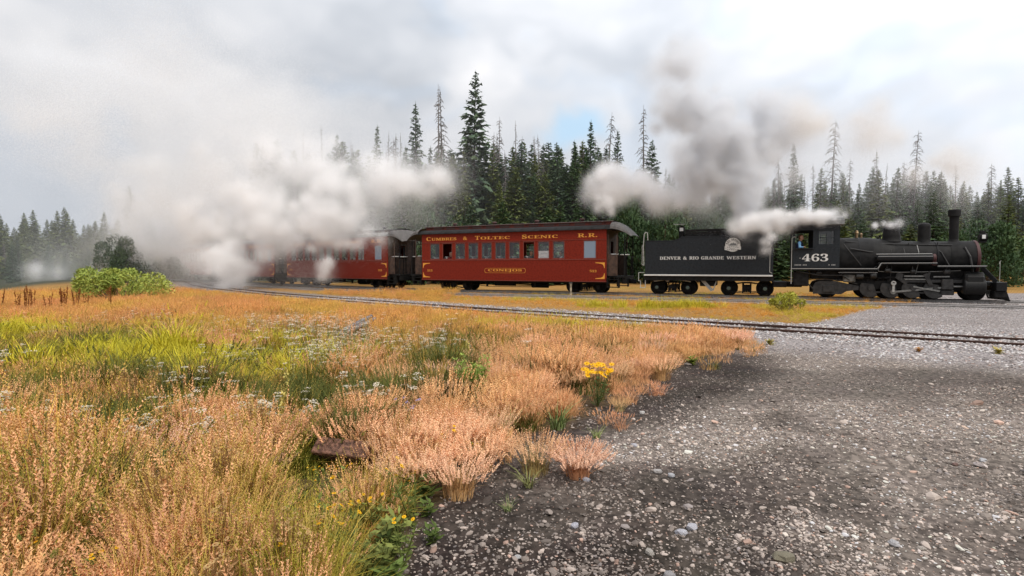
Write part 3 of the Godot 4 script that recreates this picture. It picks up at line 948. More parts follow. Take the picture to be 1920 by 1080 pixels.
func bogie(parent: Node3D, x: float, base: float, r: float, m: Material, pale: Material, rail_y: float, arch := false) -> void:
	var s := Shape.new()
	for k in [-1.0, 1.0]:
		for z in [-0.46, 0.46]:
			var w := Shape.new()
			if z > 0.0: wheel(r, 0.10, 0.0, w, Vector3.ZERO)
			else:
				wheel(r, 0.10, 0.0, w, Vector3.ZERO)
			var o := obj("wheel", w, m, parent)
			o.transform = Transform3D(Basis(Vector3.UP, 0.0 if z > 0.0 else PI), Vector3(x + k * base * 0.5, rail_y + r, z))
		s.cone(Vector3(x + k * base * 0.5, rail_y + r, -0.78), Vector3(x + k * base * 0.5, rail_y + r, 0.78), 0.06, 0.06, 8)
	for z in [-0.72, 0.72]:
		for k in [-1.0, 1.0]:
			s.box(Vector3(x + k * base * 0.5 - 0.11, rail_y + r - 0.13, z - 0.07), Vector3(x + k * base * 0.5 + 0.11, rail_y + r + 0.12, z + 0.07), 0.02)
			s.bar(Vector3(x + k * base * 0.5 + k * 0.12, rail_y + r + 0.15, z), Vector3(x + k * 0.18, rail_y + r + 0.26, z), 0.035, 0.08)
			s.bar(Vector3(x + k * base * 0.5 + k * 0.12, rail_y + r - 0.14, z), Vector3(x + k * 0.18, rail_y + r - 0.22, z), 0.035, 0.08)
			s.bar(Vector3(x + k * 0.17, rail_y + r - 0.22, z), Vector3(x + k * 0.17, rail_y + r + 0.26, z), 0.05, 0.06, Vector3(0, 0, 1))
		s.bar(Vector3(x - 0.18, rail_y + r + 0.26, z), Vector3(x + 0.18, rail_y + r + 0.26, z), 0.04, 0.08)
		s.bar(Vector3(x - 0.18, rail_y + r - 0.22, z), Vector3(x + 0.18, rail_y + r - 0.22, z), 0.04, 0.08)
		for i in 3:
			s.cone(Vector3(x - 0.1 + 0.1 * i, rail_y + r - 0.18, z), Vector3(x - 0.1 + 0.1 * i, rail_y + r + 0.1, z), 0.045, 0.045, 8)
	s.box(Vector3(x - 0.14, rail_y + r - 0.05, -0.8), Vector3(x + 0.14, rail_y + r + 0.14, 0.8), 0.01)
	obj("bogie_frame", s, m, parent)
	if arch:
		var a := Shape.new()
		a.bar(Vector3(x - base * 0.5 - 0.14, rail_y + r + 0.30, 0.82), Vector3(x - 0.2, rail_y + r + 0.40, 0.82), 0.05, 0.03)
		a.bar(Vector3(x - 0.2, rail_y + r + 0.40, 0.82), Vector3(x + 0.2, rail_y + r + 0.40, 0.82), 0.05, 0.03)
		a.bar(Vector3(x + 0.2, rail_y + r + 0.40, 0.82), Vector3(x + base * 0.5 + 0.14, rail_y + r + 0.30, 0.82), 0.05, 0.03)
		a.bar(Vector3(x - base * 0.5 - 0.1, rail_y + r + 0.44, 0.82), Vector3(x + base * 0.5 + 0.1, rail_y + r + 0.47, 0.82), 0.04, 0.03)
		obj("arch_bar", a, pale, parent)

# ---------------------------------------------------------------- the coaches
const PANES := [[-5.12, -4.42], [-4.25, -3.55], [-3.38, -2.68], [-2.51, -1.81], [-1.64, -0.94], [-0.77, -0.07], [0.10, 0.80], [0.97, 1.67], [1.84, 2.54], [2.71, 3.41], [4.43, 5.15]]
func coach() -> Node3D:
	var red := mat("coach_red", 0.20, 0.019, 0.008, 0.6, 0.0, 0.3, 0.0, 0.5)
	var sash := mat("sash_red", 0.20, 0.03, 0.016, 0.5, 0.0, 0.3)
	var roofm := mat("roof_grey", 0.026, 0.025, 0.025, 0.75, 0.0, 0.7, 0.0, 0.5)
	var roof_red := mat("roof_red", 0.17, 0.026, 0.015, 0.65, 0.0, 0.6, 0.0, 0.5)
	var black := mat("underframe_black", 0.015, 0.0145, 0.0145, 0.7, 0.0, 0.6)
	var brown := mat("door_brown", 0.075, 0.04, 0.026, 0.55, 0.0, 0.5)
	red.metallic_specular = 0.3
	var gold := mat("gold_leaf", 0.74, 0.33, 0.04, 0.5)
	var glass := mat("window_glass", 0.03, 0.035, 0.035, 0.03)
	glass.transparency = BaseMaterial3D.TRANSPARENCY_ALPHA
	glass.albedo_color.a = 0.12
	var frost_sky := mat("frosted_sky_glass", 0.20, 0.26, 0.34, 0.14)  # frosted pane with the blue-grey sky reflection put into its colour
	var seatm := mat("seat_plush", 0.035, 0.03, 0.035, 0.9)
	var linen := mat("headrest_linen", 0.6, 0.6, 0.58, 0.9)
	var inner := mat("coach_lining", 0.22, 0.13, 0.07, 0.7)
	var white := mat("white_enamel", 0.72, 0.72, 0.70, 0.5)
	var o := thing("railway_coach", "red coach lettered CONEJOS with clear windows, next to the black tender", "railway coach")
	var L := 5.68
	var b := Shape.new()
	for z in [-1.0, 1.0]:
		var z0: float = 1.25 * z; var z1: float = 1.18 * z
		var lo := minf(z0, z1); var hi := maxf(z0, z1)
		b.box(Vector3(-L, 0.74, lo), Vector3(L, 1.86, hi), 0.006)
		b.box(Vector3(-L, 2.93, lo), Vector3(L, 3.46, hi), 0.006)
		var x := -L
		for q in PANES:
			b.box(Vector3(x, 1.8605, lo + 0.004), Vector3(q[0], 2.9295, hi - 0.004), 0.004)
			x = q[1]
		b.box(Vector3(x, 1.8605, lo + 0.004), Vector3(L, 2.9295, hi - 0.004), 0.004)
	obj("body", b, red, o)
	var tr := Shape.new()
	for z in [-1.0, 1.0]:
		tr.box(Vector3(-L, 1.855, 1.252 * z - 0.012), Vector3(L, 1.90, 1.252 * z + 0.018), 0.008)
		tr.box(Vector3(-L, 2.905, 1.252 * z - 0.012), Vector3(L, 2.935, 1.252 * z + 0.012), 0.006)
		tr.box(Vector3(-L - 0.02, 0.70, 1.25 * z - 0.03), Vector3(L + 0.02, 0.738, 1.25 * z + 0.03), 0.006)
	obj("belt_rail", tr, sash, o)
	for z in [1.0, -1.0]:
		var i := 0
		for q in PANES:
			i += 1
			var f := Shape.new()
			var m := Vector3((q[0] + q[1]) * 0.5, 2.415, 1.222 * z)
			var hw: float = (q[1] - q[0]) * 0.5
			f.box(m + Vector3(-hw, -0.51, -0.02), m + Vector3(-hw + 0.045, 0.49, 0.02), 0.005)
			f.box(m + Vector3(hw - 0.045, -0.51, -0.02), m + Vector3(hw, 0.49, 0.02), 0.005)
			f.box(m + Vector3(-hw + 0.046, 0.43, -0.018), m + Vector3(hw - 0.046, 0.488, 0.018), 0.005)
			f.box(m + Vector3(-hw + 0.046, -0.508, -0.018), m + Vector3(hw - 0.046, -0.45, 0.018), 0.005)
			var w := obj("window", f, sash, o)
			if z > 0.0 and i == 2 or z > 0.0 and i == 8: continue      # these two stand open
			var p := Shape.new()
			p.box(m + Vector3(-hw + 0.05, -0.45, -0.003), m + Vector3(hw - 0.05, 0.43, 0.003))
			obj("pane", p, frost_sky if i == 11 else glass, w)
	var inn := Shape.new()
	inn.box(Vector3(-L + 0.03, 1.0, -1.17), Vector3(L - 0.03, 1.05, 1.17))
	inn.box(Vector3(-L + 0.03, 3.40, -1.17), Vector3(L - 0.03, 3.44, 1.17))
	inn.box(Vector3(3.66, 1.051, -1.17), Vector3(3.70, 3.399, 1.17))
	obj("floor", inn, inner, o)
	for i in 9:
		for z in [-0.72, 0.72]:
			var s := Shape.new()
			var x := -4.75 + i * 0.87
			s.box(Vector3(x - 0.25, 1.38, z - 0.4), Vector3(x + 0.2, 1.5, z + 0.4), 0.03)
			s.box(Vector3(x - 0.33, 1.44, z - 0.4), Vector3(x - 0.23, 2.08, z + 0.4), 0.03)
			s.box(Vector3(x - 0.2, 1.051, z - 0.3), Vector3(x + 0.1, 1.379, z + 0.3))
			var seat := obj("seat", s, seatm, o)
			var h := Shape.new()
			h.box(Vector3(x - 0.342, 1.94, z - 0.3), Vector3(x - 0.218, 2.095, z + 0.3), 0.02)
			obj("headrest_cover", h, linen, seat)
	# ends, platforms, doors, steps, railings
	for e in [-1.0, 1.0]:
		var d := Shape.new()
		var xe: float = L * e
		var xi: float = (L - 0.05) * e
		d.box(Vector3(minf(xe, xi), 0.74, -1.179), Vector3(maxf(xe, xi), 3.44, -0.42), 0.004)
		d.box(Vector3(minf(xe, xi), 0.74, 0.42), Vector3(maxf(xe, xi), 3.44, 1.179), 0.004)
		d.box(Vector3(minf(xe, xi), 3.02, -0.419), Vector3(maxf(xe, xi), 3.44, 0.419))
		obj("end_wall", d, brown, o)
		var dr := Shape.new()
		var xd: float = (L - 0.03) * e
		dr.box(Vector3(xd - 0.02, 1.06, -0.41), Vector3(xd + 0.02, 2.0, 0.41), 0.01)
		dr.box(Vector3(xd - 0.02, 2.001, -0.41), Vector3(xd + 0.02, 3.01, -0.28), 0.01)
		dr.box(Vector3(xd - 0.02, 2.001, 0.28), Vector3(xd + 0.02, 3.01, 0.41), 0.01)
		dr.box(Vector3(xd - 0.02, 2.85, -0.279), Vector3(xd + 0.02, 3.01, 0.279))
		obj("door", dr, brown, o)
		var pf := Shape.new()
		var xp: float = (L + 0.95) * e
		pf.box(Vector3(minf(xe + 0.002 * e, xp), 0.93, -1.1), Vector3(maxf(xe + 0.002 * e, xp), 1.02, 1.1), 0.01)
		pf.box(Vector3(minf(xp, xp - 0.2 * e), 0.62, -1.0), Vector3(maxf(xp, xp - 0.2 * e), 0.929, 1.0), 0.02)
		pf.box(Vector3(minf(xp, xp + 0.35 * e), 0.62, -0.12), Vector3(maxf(xp, xp + 0.35 * e), 0.84, 0.12), 0.03)
		obj("platform", pf, black, o)
		# folding gate panels closing the platform side, and steps below
		for z in [-1.0, 1.0]:
			var g := Shape.new()
			g.box(Vector3(minf(xe + 0.02 * e, xe + 0.56 * e), 1.03, 1.13 * z - 0.02), Vector3(maxf(xe + 0.02 * e, xe + 0.56 * e), 2.14, 1.13 * z + 0.02), 0.01)
			g.box(Vector3(minf(xe + 0.02 * e, xe + 0.08 * e), 2.141, 1.13 * z - 0.02), Vector3(maxf(xe + 0.02 * e, xe + 0.08 * e), 3.2, 1.13 * z + 0.02), 0.01)
			g.box(Vector3(minf(xe + 0.50 * e, xe + 0.56 * e), 2.141, 1.13 * z - 0.02), Vector3(maxf(xe + 0.50 * e, xe + 0.56 * e), 3.2, 1.13 * z + 0.02), 0.01)
			g.box(Vector3(minf(xe + 0.10 * e, xe + 0.48 * e), 1.12, 1.155 * z - 0.01), Vector3(maxf(xe + 0.10 * e, xe + 0.48 * e), 2.02, 1.155 * z + 0.01), 0.008)
			obj("platform_gate", g, brown, o)
			for k in 3:
				var st := Shape.new()
				var zz: float = z * (1.02 + 0.1 * k)
				st.box(Vector3(minf(xe + 0.06 * e, xe + 0.62 * e), 0.42 + 0.2 * (2 - k), zz - 0.12), Vector3(maxf(xe + 0.06 * e, xe + 0.62 * e), 0.46 + 0.2 * (2 - k), zz + 0.12), 0.008)
				if k == 0:
					for q in [0.05, 0.63]:
						st.box(Vector3(xe + q * e - 0.012, 0.40, minf(z * 0.9, z * 1.3)), Vector3(xe + q * e + 0.012, 0.93, maxf(z * 0.9, z * 1.3)))
				obj("step", st, black, o)
			var po := Shape.new()
			po.cone(Vector3(xp - 0.06 * e, 1.02, z * 1.05), Vector3(xp - 0.06 * e, 3.15, z * 0.98), 0.028, 0.028, 8)
			po.cone(Vector3(xp - 0.05 * e, 1.02, z * 0.5), Vector3(xp - 0.05 * e, 2.06, z * 0.5), 0.022, 0.022, 8)
			for k in 5:
				po.cone(Vector3(xp - 0.05 * e, 1.02, z * (0.56 + 0.1 * k)), Vector3(xp - 0.05 * e, 2.0, z * (0.56 + 0.1 * k)), 0.010, 0.010, 5)
			po.bar(Vector3(xp - 0.05 * e, 2.02, z * 0.48), Vector3(xp - 0.05 * e, 2.02, z * 1.05), 0.05, 0.05)
			obj("railing", po, black, o)
		var bw := Shape.new()
		bw.lathe(Vector3(xp - 0.14 * e, 2.10, 0.62), Vector3.UP, [[0.0, 0.0], [0.24, 0.0], [0.26, 0.02], [0.24, 0.045], [0.0, 0.045]], 18)
		bw.lathe(Vector3(xp - 0.62 * e, 2.12, 0.86), Vector3.UP, [[0.0, 0.0], [0.2, 0.0], [0.22, 0.02], [0.2, 0.045], [0.0, 0.045]], 18)
		var hb := obj("brake_wheel", bw, white, o)
		var bs := Shape.new()
		bs.cone(Vector3(xp - 0.14 * e, 1.02, 0.62), Vector3(xp - 0.14 * e, 2.11, 0.62), 0.02, 0.02, 8)
		bs.cone(Vector3(xp - 0.62 * e, 1.02, 0.86), Vector3(xp - 0.62 * e, 2.13, 0.86), 0.02, 0.02, 8)
		obj("brake_shaft", bs, black, hb)
	# roof: lower slopes, clerestory, upper deck, hoods over the platforms
	var lr := Shape.new()
	var prof := []
	for i in 7:
		var f := i / 6.0
		prof.append(Vector2(lerpf(1.37, 0.60, f), 3.455 + 0.26 * sin(f * PI * 0.5)))
	for z in [-1.0, 1.0]:
		for i in 6:
			var p: Vector2 = prof[i]; var q: Vector2 = prof[i + 1]
			var np := Vector3(0, cos((1.0 - i / 6.0) * 1.1), z * sin((1.0 - i / 6.0) * 1.1))
			var nq := Vector3(0, cos((1.0 - (i + 1) / 6.0) * 1.1), z * sin((1.0 - (i + 1) / 6.0) * 1.1))
			var A := Vector3(-L - 0.35, p.y, p.x * z); var B := Vector3(L + 0.35, p.y, p.x * z)
			var C := Vector3(L + 0.35, q.y, q.x * z); var D := Vector3(-L - 0.35, q.y, q.x * z)
			lr.smooth(A, B, C, np, np, nq); lr.smooth(A, C, D, np, nq, nq)
		lr.box(Vector3(-L - 0.35, 3.425, 1.37 * z - 0.03), Vector3(L + 0.35, 3.457, 1.37 * z + 0.005))
		lr.box(Vector3(-L - 0.35, 3.445, minf(1.33 * z, 0.2 * z)), Vector3(L + 0.35, 3.452, maxf(1.33 * z, 0.2 * z)))
	var lower := obj("lower_roof", lr, roofm, o)
	# hoods: the slopes curve down over the platforms
	for e in [-1.0, 1.0]:
		var hs := Shape.new()
		var rings := []
		for j in 9:
			var f := j / 8.0
			var x: float = e * (L + 0.2 + 1.05 * f)
			var drop := 0.75 * f * f
			var wd := 1.37 - 0.28 * f * f
			var hh := 0.44 - 0.34 * pow(f, 1.6)
			var r := []
			for i in 15:
				var a := PI * i / 14.0
				r.append(Vector3(x, 3.455 - drop * 0.55 + hh * pow(sin(a), 0.75), cos(a) * wd))
			rings.append(r)
		for j in 8:
			for i in 14:
				var mid := Vector3(e * L, 3.0, 0)
				hs.quad(rings[j][i], rings[j][i + 1], rings[j + 1][i + 1], rings[j + 1][i], mid)
		obj("hood", hs, mat("hood_grey", 0.11, 0.10, 0.095, 0.7, 0.0, 0.6), lower)
	var cl := Shape.new()
	for z in [-1.0, 1.0]:
		cl.box(Vector3(-L - 0.1, 3.70, 0.58 * z - 0.02), Vector3(L + 0.1, 3.90, 0.58 * z + 0.02))
	for e in [-1.0, 1.0]:
		cl.box(Vector3(minf(e * (L + 0.06), e * (L + 0.10)), 3.46, -0.559), Vector3(maxf(e * (L + 0.06), e * (L + 0.10)), 3.90, 0.559))
	cl.col = Color(1, 1, 1)
	obj("clerestory", cl, roof_red, o)
	for i in 12:
		var v := Shape.new()
		var x := -4.95 + i * 0.9
		v.box(Vector3(x - 0.3, 3.74, 0.601), Vector3(x + 0.3, 3.86, 0.612), 0.004)
		obj("vent_light", v, mat("vent_dark", 0.06, 0.02, 0.016, 0.4), o)
	var ur := Shape.new()
	for z in [-1.0, 1.0]:
		for i in 4:
			var za := 0.70 * (1.0 - i / 4.0); var zb := 0.70 * (1.0 - (i + 1) / 4.0)
			var ya := 3.90 + 0.07 * (1.0 - za * za / 0.49); var yb := 3.90 + 0.07 * (1.0 - zb * zb / 0.49)
			ur.quad(Vector3(-L - 0.2, ya, za * z), Vector3(L + 0.2, ya, za * z), Vector3(L + 0.2, yb, zb * z), Vector3(-L - 0.2, yb, zb * z), Vector3(0, 3.5, 0))
		ur.box(Vector3(-L - 0.2, 3.875, 0.70 * z - 0.03), Vector3(L + 0.2, 3.903, 0.70 * z + 0.004))
	for i in 4:
		ur.lathe(Vector3(-4.1 + i * 2.7, 3.95, 0), Vector3.UP, [[0.10, 0.0], [0.10, 0.12], [0.16, 0.13], [0.12, 0.2], [0.0, 0.22]], 12)
	obj("upper_roof", ur, mat("deck_dark", 0.07, 0.026, 0.02, 0.75, 0.0, 0.6), o)
	# below the floor
	var u := Shape.new()
	for z in [-0.75, 0.75]:
		u.box(Vector3(-L, 0.60, z - 0.1), Vector3(L, 0.935, z + 0.1))
		u.tube([Vector3(-3.6, 0.62, z), Vector3(-1.5, 0.36, z), Vector3(1.5, 0.36, z), Vector3(3.6, 0.62, z)], 0.018)
		for x in [-1.5, 1.5]: u.box(Vector3(x - 0.05, 0.36, z - 0.04), Vector3(x + 0.05, 0.62, z + 0.04))
	u.box(Vector3(-L, 0.64, -1.17), Vector3(L, 0.699, 1.17))
	u.box(Vector3(-1.1, 0.40, 0.2), Vector3(0.1, 0.60, 0.62), 0.02)
	u.cone(Vector3(0.9, 0.45, -0.3), Vector3(1.9, 0.45, -0.3), 0.17, 0.17, 12)
	obj("underframe", u, black, o)
	for x in [-3.75, 4.35]: bogie(o, x, 1.55, 0.33, black, black, 0.10)
	# gilded lettering and corner scrolls, on both sides
	for z in [1.0, -1.0]:
		var g := Node3D.new()
		named(g, "lettering", o)
		g.rotation.y = 0.0 if z > 0.0 else PI
		for q in [["CUMBRES", -4.31, 2.08], ["&", -2.68, 0.26], ["TOLTEC", -0.93, 2.2], ["SCENIC", 1.96, 2.1], ["R.R.", 4.66, 1.06]]:
			var word: String = q[0]
			if word.length() < 5:
				letters("lettering", word, Vector3(q[1], 3.15, 1.254), Vector2(q[2], 0.20), gold, g)
				continue
			var x0: float = q[1] - q[2] * 0.5
			letters("lettering", word.left(1), Vector3(x0 + 0.15, 3.155, 1.254), Vector2(0.30, 0.225), gold, g)
			letters("lettering", word.substr(1), Vector3(x0 + 0.36 + (q[2] - 0.36) * 0.5, 3.135, 1.254), Vector2(q[2] - 0.36, 0.165), gold, g)
		for q in [-5.12, 4.98]: letters("number", "513", Vector3(q, 1.27, 1.254), Vector2(0.36, 0.12), gold, g)
		for sx in [-1.0, 1.0]:
			for sy in [-1.0, 1.0]:
				var P := PackedVector2Array()
				for q in [[0, 0], [0, 0.28], [0.03, 0.30], [0.05, 0.2], [0.10, 0.115], [0.2, 0.065], [0.5, 0.03], [0.5, 0.0]]:
					P.append(Vector2(sx * (5.60 - q[0]), (0.86 if sy < 0.0 else 1.72) - sy * q[1]))
				var sc := Shape.new()
				sc.prism(P, 1.2515, 1.257)
				obj("corner_scroll", sc, gold, g)
	return o

func coach_name(o: Node3D) -> void:
	var gold := mat("gold_leaf", 0.68, 0.30, 0.045, 0.5)
	letters("name_lettering", "CONEJOS", Vector3(-0.14, 1.28, 1.254), Vector2(2.1, 0.17), gold, o)
	var s := Shape.new()
	for sx in [-1.0, 1.0]:
		var p := []
		for i in 9:
			var a := PI * 0.5 * (1.0 - i / 4.0)
			p.append(Vector3(-0.14 + sx * (1.16 + 0.11 * cos(a)), 1.28 + 0.13 * sin(a), 1.252))
		s.tube(p, 0.010, 4)
	for sy in [-1.0, 1.0]:
		s.tube([Vector3(-1.3, 1.28 + 0.13 * sy, 1.252), Vector3(1.02, 1.28 + 0.13 * sy, 1.252)], 0.006, 4)
	obj("name_border", s, gold, o)

func set_on_track(o: Node3D, a: Vector2, b: Vector2) -> void:
	var d := (b - a).normalized()
	o.position = Vector3((a.x + b.x) * 0.5, 0, (a.y + b.y) * 0.5)
	o.rotation.y = atan2(-d.y, d.x)

# ---------------------------------------------------------------- the tender
func tender() -> void:
	var black := mat("tender_black", 0.022, 0.026, 0.031, 0.42, 0.0, 0.3, 0.0, 0.5)
	var sooty := mat("underframe_black", 0.015, 0.0145, 0.0145, 0.7, 0.0, 0.6)
	var white := mat("sign_white", 0.66, 0.66, 0.64, 0.55)
	var pipe := mat("pipe_white", 0.45, 0.45, 0.43, 0.55, 0.0, 0.3)
	var coal := mat("coal", 0.012, 0.012, 0.013, 0.5)
	var p0 := along(0.0, -1.25)
	var o := thing("tender", "black tender lettered DENVER & RIO GRANDE WESTERN with a round white herald", "tender", Vector3(p0.x, 0, p0.y), atan2(-TE.y, TE.x))
	var s := Shape.new()
	var side := PackedVector2Array([Vector2(7.36, 1.12), Vector2(13.16, 1.12), Vector2(13.16, 2.93), Vector2(11.2, 2.95), Vector2(9.25, 2.95)])
	for i in 6:
		var f := i / 5.0
		side.append(Vector2(9.15 - 0.5 * f, 2.95 - 0.17 * sin(f * PI * 0.5)))
	side.append(Vector2(7.36, 2.78))
	for z in [-1.0, 1.0]: s.prism(side, 1.22 * z, 1.25 * z)
	s.box(Vector3(7.362, 1.12, -1.219), Vector3(7.40, 2.77, 1.219), 0.01)
	s.box(Vector3(13.10, 1.12, -1.219), Vector3(13.158, 2.92, -0.5), 0.01)
	s.box(Vector3(13.10, 1.12, 0.5), Vector3(13.158, 2.92, 1.219), 0.01)
	s.box(Vector3(7.40, 2.70, -1.219), Vector3(9.2, 2.75, 1.219))
	s.box(Vector3(7.40, 1.12, -1.219), Vector3(13.1, 1.16, 1.219))
	obj("tank", s, black, o)
	var bead := Shape.new()
	for z in [-1.0, 1.0]:
		for i in range(2, side.size() - 1):
			bead.cone(Vector3(side[i].x, side[i].y, 1.245 * z), Vector3(side[i + 1].x, side[i + 1].y, 1.245 * z), 0.022, 0.022, 6)
	obj("edge_bead", bead, black, o)
	# bunker boards on top
	var bb := Shape.new()
	for k in 3:
		for z in [-1.0, 1.0]:
			bb.box(Vector3(9.25, 2.955 + 0.125 * k, 1.05 * z - 0.02), Vector3(10.95 + 0.1 * k, 3.07 + 0.125 * k, 1.05 * z + 0.02), 0.01)
		bb.box(Vector3(9.25, 2.955 + 0.125 * k, -1.029), Vector3(9.29, 3.07 + 0.125 * k, 1.029), 0.01)
	bb.box(Vector3(11.06, 2.955, 1.03), Vector3(12.9, 3.12, 1.07), 0.01)
	bb.box(Vector3(11.06, 2.955, -1.07), Vector3(12.9, 3.12, -1.03), 0.01)
	obj("bunker_board", bb, sooty, o)
	rng.seed = 15
	var c := Shape.new()
	for i in 260:
		var x := rf(9.4, 12.8)
		var z := rf(-0.95, 0.95)
		var r := rf(0.06, 0.13)
		var y := 2.95 + 0.28 * (1.0 - absf(z)) - 0.10 * absf(x - 10.8)
		var b := Basis(Vector3(rf(-1, 1), rf(-1, 1), rf(-1, 1)).normalized(), rf(0, TAU))
		var q := Shape.new()
		q.box(Vector3(-r, -r * 0.8, -r * 0.7), Vector3(r, r * 0.8, r * 0.7), r * 0.4)
		c.add(q, Transform3D(b, Vector3(x, y, z)))
	c.box(Vector3(9.3, 2.3, -1.0), Vector3(13.0, 2.86, 1.0))
	var co := obj("coal_heap", c, coal, o)
	co.set_meta("kind", "stuff")
	var st := Shape.new()
	st.box(Vector3(7.30, 1.045, 1.19), Vector3(13.14, 1.118, 1.275), 0.008)
	obj("white_sill", st, white, o)
	var fr := Shape.new()
	fr.box(Vector3(7.30, 0.82, -1.18), Vector3(13.2, 1.043, 1.18), 0.01)
	fr.box(Vector3(7.05, 0.60, -0.12), Vector3(7.4, 0.85, 0.12), 0.02)
	fr.box(Vector3(7.28, 0.72, -1.0), Vector3(7.38, 1.0, 1.0))
	fr.box(Vector3(9.95, 0.55, -0.9), Vector3(10.65, 0.819, 0.9), 0.03)
	fr.box(Vector3(13.16, 0.55, -0.9), Vector3(13.75, 0.80, 0.9), 0.03)
	obj("frame", fr, sooty, o)
	bogie(o, 8.62, 1.5, 0.36, sooty, pipe, 0.10, true)
	bogie(o, 12.05, 1.58, 0.36, sooty, pipe, 0.10)
	var hub := Shape.new()
	for x in [7.87, 9.37, 11.26, 12.84]: hub.lathe(Vector3(x, 0.46, 0.78), Vector3(0, 0, 1), [[0.09, 0.0], [0.09, 0.05], [0.05, 0.07], [0.0, 0.07]], 12)
	obj("axle_cap", hub, mat("axle_green", 0.10, 0.14, 0.12, 0.5), o)
	var br := Shape.new()
	br.bar(Vector3(9.95, 0.96, 0.9), Vector3(10.72, 0.92, 0.9), 0.07, 0.02)
	br.bar(Vector3(9.98, 0.94, 0.9), Vector3(10.52, 0.34, 0.9), 0.15, 0.02)
	br.bar(Vector3(10.74, 0.92, 0.9), Vector3(10.56, 0.34, 0.9), 0.05, 0.02)
	br.bar(Vector3(9.74, 0.98, 0.92), Vector3(9.74, 0.5, 0.92), 0.07, 0.03)
	obj("pale_brace", br, pipe, o)
	var gr := Shape.new()
	gr.tube([Vector3(7.30, 1.55, 1.26), Vector3(7.27, 2.55, 1.27), Vector3(7.30, 3.12, 1.26), Vector3(7.36, 3.22, 1.24), Vector3(7.45, 3.20, 1.22), Vector3(7.48, 2.82, 1.22)], 0.022)
	gr.tube([Vector3(7.26, 2.6, 1.2), Vector3(7.2, 2.55, 1.2), Vector3(7.2, 1.62, 1.2), Vector3(7.28, 1.56, 1.24)], 0.02)
	gr.tube([Vector3(7.3, 1.2, 1.15), Vector3(7.02, 1.2, 1.15), Vector3(7.02, 0.78, 1.15), Vector3(7.12, 0.78, 1.15), Vector3(7.12, 0.42, 1.15)], 0.02)
	gr.tube([Vector3(7.36, 1.04, 1.15), Vector3(7.36, 0.45, 1.15)], 0.02)
	gr.tube([Vector3(13.12, 1.2, 1.27), Vector3(13.02, 1.25, 1.3), Vector3(13.02, 2.4, 1.3), Vector3(13.12, 2.45, 1.27)], 0.014)
	gr.tube([Vector3(7.12, 0.44, 1.0), Vector3(7.12, 0.44, 1.25), Vector3(7.38, 0.44, 1.25)], 0.02)
	obj("grab_iron", gr, pipe, o)
	var lamp := Shape.new()
	lamp.box(Vector3(8.82, 2.75, -0.14), Vector3(9.10, 3.52, 0.14), 0.03)
	lamp.cone(Vector3(8.96, 3.52, 0), Vector3(8.96, 3.60, 0), 0.12, 0.05, 12)
	var lo := obj("rear_lamp", lamp, sooty, o)
	var lens := Shape.new()
	lens.box(Vector3(8.87, 3.30, 0.141), Vector3(9.05, 3.47, 0.16), 0.01)
	obj("lamp_plate", lens, mat("white_enamel", 0.72, 0.72, 0.70, 0.5), lo)
	var rb := Shape.new()
	rb.cone(Vector3(8.55, 3.66, 0), Vector3(9.15, 3.66, 0), 0.02, 0.02, 6)
	rb.cone(Vector3(8.96, 3.58, 0), Vector3(8.96, 3.66, 0), 0.015, 0.015, 6)
	obj("lamp_bar", rb, pipe, lo)
	# writing
	var x := 8.08
	for q in [["DENVER", 1.0], ["&", 0.17], ["RIO", 0.43], ["GRANDE", 1.02], ["WESTERN", 1.28]]:
		letters("lettering", q[0], Vector3(x + q[1] * 0.5, 1.92, 1.2545), Vector2(q[1], 0.15), white, o)
		x += q[1] + 0.115
	herald(o, Vector3(11.43, 2.53, 1.251), 0.33)

